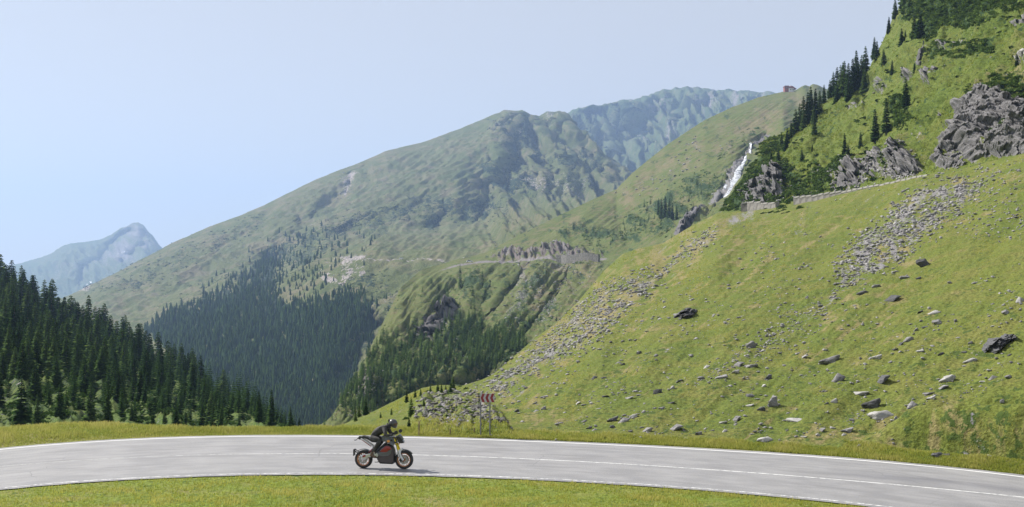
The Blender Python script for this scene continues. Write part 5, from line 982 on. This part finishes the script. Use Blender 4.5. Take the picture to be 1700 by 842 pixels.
bp('triple_clamp', lambda bm: (box(bm, (1.06, 0, 1.05), (.09, .27, .035), (0, .35, 0), .01), box(bm, (1.11, 0, .90), (.10, .27, .04), (0, .35, 0), .01)), m_frame)
bp('front_fender', lambda bm: [slab(bm, [(1.40 + math.cos(a) * .345, .312 + math.sin(a) * .345) for a in np.linspace(2.45, .62, 12)] + [(1.40 + math.cos(a) * .328, .312 + math.sin(a) * .328) for a in np.linspace(.62, 2.45, 12)], -.072, .072)], m_blk)
bp('fender_side', lambda bm: [slab(bm, [(1.17, .56), (1.23, .66), (1.33, .69), (1.37, .655), (1.31, .60), (1.30, .50), (1.34, .40), (1.28, .36), (1.22, .42)], y - .012, y + .012) for y in (-.088, .088)], m_wht)
bp('handlebar', lambda bm: tube(bm, [(1.02, -.36, 1.155), (1.05, -.22, 1.17), (1.06, -.08, 1.12), (1.06, .08, 1.12), (1.05, .22, 1.17), (1.02, .36, 1.155)], .013, 10), m_frame)
bp('grip', lambda bm: tube(bm, [(1.02, -.38, 1.154), (1.035, -.27, 1.165)], .019, 10), m_blk); bp('grip', lambda bm: tube(bm, [(1.02, .38, 1.154), (1.035, .27, 1.165)], .019, 10), m_blk)
bp('brake_lever', lambda bm: tube(bm, [(1.06, -.26, 1.16), (1.11, -.32, 1.14), (1.09, -.39, 1.13)], [.009, .008, .006], 8), m_silver)
for y in (-.30, .30):
    o = bp('mirror', lambda bm: (disc(bm, (0, 0, 0), .062, .03, 20), tube(bm, [(0, 0, -.04), (-.10, 0, -.09), (-.14, 0, -.10)], .007, 6)), m_blk); o.location = (1.185, y, 1.245); o.rotation_euler = (0, 0, R(28))
bp('headlight', lambda bm: (slab(bm, [(1.12, 1.08), (1.22, 1.10), (1.34, 1.00), (1.39, .93), (1.385, .87), (1.30, .86), (1.22, .88), (1.17, .97)], -.11, .11, .82)), m_blk)
bp('headlamp_lens', lambda bm: slab(bm, [(1.335, 1.0), (1.395, .94), (1.395, .885), (1.37, .89)], -.075, .075, .9), m_lamp)
bp('nose_visor', lambda bm: slab(bm, [(1.11, 1.09), (1.24, 1.17), (1.29, 1.13), (1.37, 1.0), (1.33, 1.005), (1.22, 1.09)], -.085, .085, .9), m_grey)
bp('front_indicator', lambda bm: (tube(bm, [(1.25, -.10, .87), (1.28, -.19, .86)], .009, 6), tube(bm, [(1.28, -.18, .86), (1.29, -.23, .86)], .02, 8)), m_org)
bp('tank', lambda bm: slab(bm, [(.60, .97), (.62, 1.07), (.70, 1.125), (.86, 1.12), (1.0, 1.085), (1.09, 1.01), (1.10, .92), (1.06, .80), (.95, .83), (.82, .90), (.70, .91)], -.155, .155, .80), m_grey)
bp('tank_cover', lambda bm: slab(bm, [(.68, 1.10), (.80, 1.135), (.98, 1.09), (.90, 1.05), (.74, 1.06)], -.105, .105, .85), m_blk)
bp('side_fin', lambda bm: [slab(bm, [(.76, 1.05), (.93, 1.00), (1.06, .86), (1.08, .77), (.98, .82), (.86, .88), (.76, .94)], y - .022, y + .022, .85) for y in (-.17, .17)], m_grey)
bp('side_lamp', lambda bm: [slab(bm, [(.84, .955), (.90, .985), (.96, .945), (.93, .90), (.87, .895)], y - .008, y + .008) for y in (-.197, .197)], m_org)
bp('seat', lambda bm: slab(bm, [(.62, 1.0), (.52, .955), (.40, .93), (.28, .96), (.16, 1.06), (-.02, 1.10), (-.10, 1.075), (0, 1.02), (.14, .97), (.30, .88), (.48, .87), (.62, .92)], -.13, .13, .86), m_seat)
bp('tail', lambda bm: slab(bm, [(-.22, 1.0), (-.16, 1.07), (0, 1.08), (.10, 1.03), (-.04, .97), (-.14, .955)], -.08, .08, .85), m_blk)
bp('tail_lamp', lambda bm: box(bm, (-.215, 0, .99), (.02, .12, .03), (0, .3, 0), .004), m_redp)
bp('subframe', lambda bm: [tube(bm, [(-.08, y, 1.00), (.10, y, .90), (.28, y, .78), (.36, y, .73)], .024, 8) for y in (-.105, .105)], m_wht)
bp('subframe_stripe', lambda bm: [tube(bm, [(-.06, y, .965), (.10, y, .862), (.28, y, .742)], .014, 8) for y in (-.112, .112)], m_redp)
bp('main_frame', lambda bm: [tube(bm, [(.44, y, .50), (.56, y, .66), (.78, y, .86), (1.02, y, .98)], [.034, .03, .03, .028], 8) for y in (-.165, .165)] + [tube(bm, [(.36, y, .73), (.44, y, .58), (.43, y, .36)], .03, 8) for y in (-.14, .14)], m_frame)
bp('battery_case', lambda bm: slab(bm, [(.46, .50), (.50, .30), (.58, .20), (1.02, .175), (1.08, .24), (1.09, .46), (1.07, .62), (1.0, .78), (.84, .84), (.66, .70)], -.165, .165, .88), m_bat)
bp('red_side_panel', lambda bm: [slab(bm, [(.60, .585), (.68, .67), (.80, .775), (.93, .76), (1.0, .68), (.90, .63), (.84, .575), (.72, .555)], y - .014, y + .014, .92) for y in (-.168, .168)], m_redp)
bp('grey_side_cover', lambda bm: [slab(bm, [(.50, .50), (.58, .555), (.84, .57), (.98, .65), (1.02, .68), (.98, .52), (.88, .44), (.70, .43), (.56, .44)], y - .014, y + .014, .94) for y in (-.172, .172)], m_grey)
bp('belly_pan', lambda bm: slab(bm, [(.52, .24), (.60, .17), (1.02, .16), (1.10, .22), (1.10, .50), (1.03, .40), (1.0, .22)], -.15, .15, .9), m_blk)
bp('motor_cover', lambda bm: (disc(bm, (.46, -.14, .46), .085, .10, 24), disc(bm, (.46, -.20, .46), .05, .03, 20), disc(bm, (.46, .14, .46), .085, .10, 24)), m_silver)
bp('swingarm', lambda bm: [slab(bm, [(-.05, .36), (-.02, .27), (.05, .26), (.20, .38), (.42, .42), (.42, .52), (.24, .50), (.0, .46), (-.10, .43)], y - .025, y + .025, .9) for y in (-.125, .125)], m_silver)
bp('rear_caliper', lambda bm: box(bm, (.05, -.13, .42), (.12, .05, .07), (0, -.4, 0), .012), m_redp)
bp('shock_absorber', lambda bm: (tube(bm, [(.16, -.03, .50), (.40, -.03, .72)], .035, 10), [tube(bm, [(.19 + i * .035, -.07, .51 + i * .035), (.215 + i * .035, .01, .535 + i * .035)], .012, 6) for i in range(5)]), m_redp)
bp('hugger', lambda bm: (slab(bm, [(math.cos(a) * .345, .302 + math.sin(a) * .345) for a in np.linspace(2.2, .75, 10)] + [(math.cos(a) * .328, .302 + math.sin(a) * .328) for a in np.linspace(.75, 2.2, 10)], -.09, .09)), m_blk)
bp('plate_bracket', lambda bm: [tube(bm, [(-.33, y, .62), (-.14, y, .47), (.0, y, .34)], .016, 8) for y in (-.10, .10)] + [tube(bm, [(-.33, -.10, .62), (-.33, .10, .62)], .014, 8), slab(bm, [(-.35, .60), (-.32, .62), (-.315, .44), (-.35, .40)], -.09, .09)], m_blk)
bp('rear_indicator', lambda bm: (tube(bm, [(-.29, -.05, .93), (-.20, -.05, .99)], .012, 6), box(bm, (-.27, -.12, .945), (.06, .10, .02), (0, .1, 0), .005)), m_blk)
bp('foot_peg', lambda bm: [tube(bm, [(.33, y * .7, .40), (.33, y, .40)], .013, 8) for y in (-.23, .23)], m_silver)
bp('side_stand', lambda bm: tube(bm, [(.55, .12, .22), (.42, .15, .19), (.34, .17, .185)], .012, 8), m_blk)
bp('brake_hose', lambda bm: [tube(bm, [(1.08, y, 1.10), (1.17, y * 1.2, .95), (1.17, y * 1.2, .70), (1.28, y, .40)], .006, 6) for y in (-.12, .12)], m_blk)

# ------------------------------------------------------------------ rider
m_jkt = simple('black_jacket', (.035, .033, .032), .75, var=.35, vscale=9, bump=.012); m_trs = simple('charcoal_trousers', (.050, .048, .047), .85, var=.3, vscale=9, bump=.012); m_boot = simple('brown_boot', (.115, .075, .048), .7, var=.25); m_glove = simple('dark_glove', (.028, .026, .026), .7)
m_helm = simple('matt_charcoal_helmet', (.050, .050, .055), .33, var=.1, coat=.3); m_visor = simple('brown_tinted_visor', (.10, .055, .04), .08); m_trim = simple('black_trim', (.012, .012, .012), .5); m_skin = simple('skin', (.42, .25, .18), .6)
rd = empty('person', BIKE); rd.rotation_euler = BROT; props(rd, 'rider in black jacket, charcoal trousers, brown boots and dark full-face helmet crouched over the handlebar', 'person')
class SK:
    def __init__(s): s.v = []; s.e = []; s.r = []
    def add(s, p, r, par=None):
        s.v.append(p); s.r.append(r if isinstance(r, tuple) else (r, r)); i = len(s.v) - 1
        if par is not None: s.e.append((par, i))
        return i
    def chain(s, par, pts):
        for p, r in pts: par = s.add(p, r, par)
        return par
    def build(s, name, sub=2):
        me = bpy.data.meshes.new(name + '_rough'); me.from_pydata(s.v, s.e, []); o = bpy.data.objects.new(name + '_rough', me); COL.objects.link(o)
        sk = o.modifiers.new('skin', 'SKIN'); ss = o.modifiers.new('sub', 'SUBSURF'); ss.levels = sub; ss.render_levels = sub; ss.show_viewport = True
        for i, r in enumerate(s.r): me.skin_vertices[0].data[i].radius = r
        me.skin_vertices[0].data[0].use_root = True
        dg = bpy.context.evaluated_depsgraph_get(); dg.update(); out = bpy.data.meshes.new_from_object(o.evaluated_get(dg)); out.name = name
        bpy.data.objects.remove(o); bpy.data.meshes.remove(me); return out
b = SK()
pel = b.add((.28, 0, 1.04), (.165, .14)); wai = b.add((.40, 0, 1.17), (.16, .145), pel); che = b.add((.56, 0, 1.29), (.19, .16), wai); uch = b.add((.70, 0, 1.37), (.185, .15), che); nk = b.add((.82, 0, 1.42), .065, uch); b.add((.90, 0, 1.46), .06, nk)
for sy in (-1, 1):
    b.chain(uch, [((.74, sy * .18, 1.375), .088), ((.80, sy * .28, 1.25), .074), ((.85, sy * .345, 1.14), .062), ((.93, sy * .345, 1.147), .050), ((1.0, sy * .335, 1.165), .034)])
    b.chain(pel, [((.33, sy * .13, 1.02), .105), ((.47, sy * .20, 1.01), .088), ((.62, sy * .235, .985), .072), ((.54, sy * .235, .84), .066), ((.42, sy * .215, .68), .055), ((.35, sy * .20, .575), .047)])
me = b.build('body'); me.materials.append(m_jkt); me.materials.append(m_trs)
for p in me.polygons:
    c = p.center; p.material_index = 1 if (c.z < 1.09 and (c.x < .70 and abs(c.y) < .31 and c.z + .75 * c.x < 1.52 or c.z < .97)) and not (abs(c.y) > .285 and c.z > 1.09) else 0; p.use_smooth = True
link('body', me, rd)
for sy in (-1, 1):
    f = SK(); a0 = f.add((.355, sy * .20, .60), .058); h_ = f.chain(a0, [((.335, sy * .20, .50), .055), ((.315, sy * .20, .445), .052), ((.37, sy * .205, .425), .046), ((.45, sy * .215, .405), .044), ((.50, sy * .22, .40), .034)]); f.chain(2, [((.285, sy * .20, .425), .04)])
    me = f.build('boot'); me.materials.append(m_boot); [setattr(p, 'use_smooth', True) for p in me.polygons]; bo = link('boot', me, rd)
    bm = bmesh.new(); slab(bm, [(.245, .395), (.245, .375), (.30, .375), (.32, .39), (.40, .375), (.52, .365), (.535, .38), (.42, .392), (.33, .405)], sy * .205 - .046, sy * .205 + .046); fin('boot_sole', bm, m_trim, bo)
    g = SK(); w0 = g.add((.985, sy * .335, 1.162), .028); p0 = g.add((1.005, sy * .330, 1.172), (.036, .024), w0); p1 = g.add((1.032, sy * .325, 1.185), (.038, .020), p0)
    for i in range(4):
        yy = sy * (.292 + i * .024); L_ = (.95, 1.05, 1., .85)[i]; q0 = g.add((1.045, yy, 1.187), .0105, p1); g.chain(q0, [((1.045 + .022 * L_, yy, 1.178), .010), ((1.048 + .026 * L_, yy, 1.155), .0095), ((1.045 + .012 * L_, yy, 1.138 - .004 * L_), .0085)])
    g.chain(p0, [((1.005, sy * .298, 1.160), .012), ((1.012, sy * .283, 1.142), .011), ((1.030, sy * .277, 1.132), .009)])
    me = g.build('hand', 1); me.materials.append(m_glove); [setattr(p, 'use_smooth', True) for p in me.polygons]; link('hand', me, rd)
hc = Vector((1.0, 0, 1.52))
bm = bmesh.new(); bmesh.ops.create_uvsphere(bm, u_segments=36, v_segments=24, radius=1)
for v in bm.verts:
    x, y, z = v.co; k = 1.0
    if z < -.2: k -= .10 * (-.2 - z)
    v.co = Vector((x * .152 * k + (.030 * max(0, -z) if x > .2 else 0), y * .128 * k, z * .150 if z > -.75 else -.75 * .150 + (z + .75) * .03))
o = fin('helmet', bm, m_helm, rd, True); o.location = hc; o.rotation_euler = (0, R(14), 0); hel = o
bm = bmesh.new()
rows = []
for zz in np.linspace(-.30, .34, 7):
    rows.append([bm.verts.new((math.cos(a) * .156 * math.sqrt(max(.05, 1 - zz * zz)) + .004, math.sin(a) * .132 * math.sqrt(max(.05, 1 - zz * zz)), zz * .150)) for a in np.linspace(-1.05, 1.05, 15)])
for A, B in zip(rows[:-1], rows[1:]):
    for k in range(14): bm.faces.new((A[k], A[k + 1], B[k + 1], B[k]))
fin('visor', bm, m_visor, hel, True)
bm = bmesh.new(); slab(bm, [(.02, -.045), (.135, -.045), (.160, -.075), (.145, -.118), (.09, -.135), (.0, -.125)], -.092, .092, .86); fin('chin_bar', bm, m_helm, hel, True)
bm = bmesh.new(); slab(bm, [(-.12, .085), (-.175, .10), (-.185, .06), (-.155, .0), (-.14, -.01)], -.05, .05, .9); fin('rear_spoiler', bm, m_trim, hel, True)
bm = bmesh.new(); torus(bm, (0, 0, 0), .085, [(.02, -.02), (.02, .02), (-.01, .02), (-.01, -.02)], 20); o = fin('collar', bm, m_jkt, rd, True); o.location = (.85, 0, 1.435); o.rotation_euler = (R(90), 0, 0); o.rotation_euler = (0, R(0), R(90)); o.rotation_mode = 'QUATERNION'; o.rotation_quaternion = Vector((.72, 0, .62)).to_track_quat('Y', 'Z')
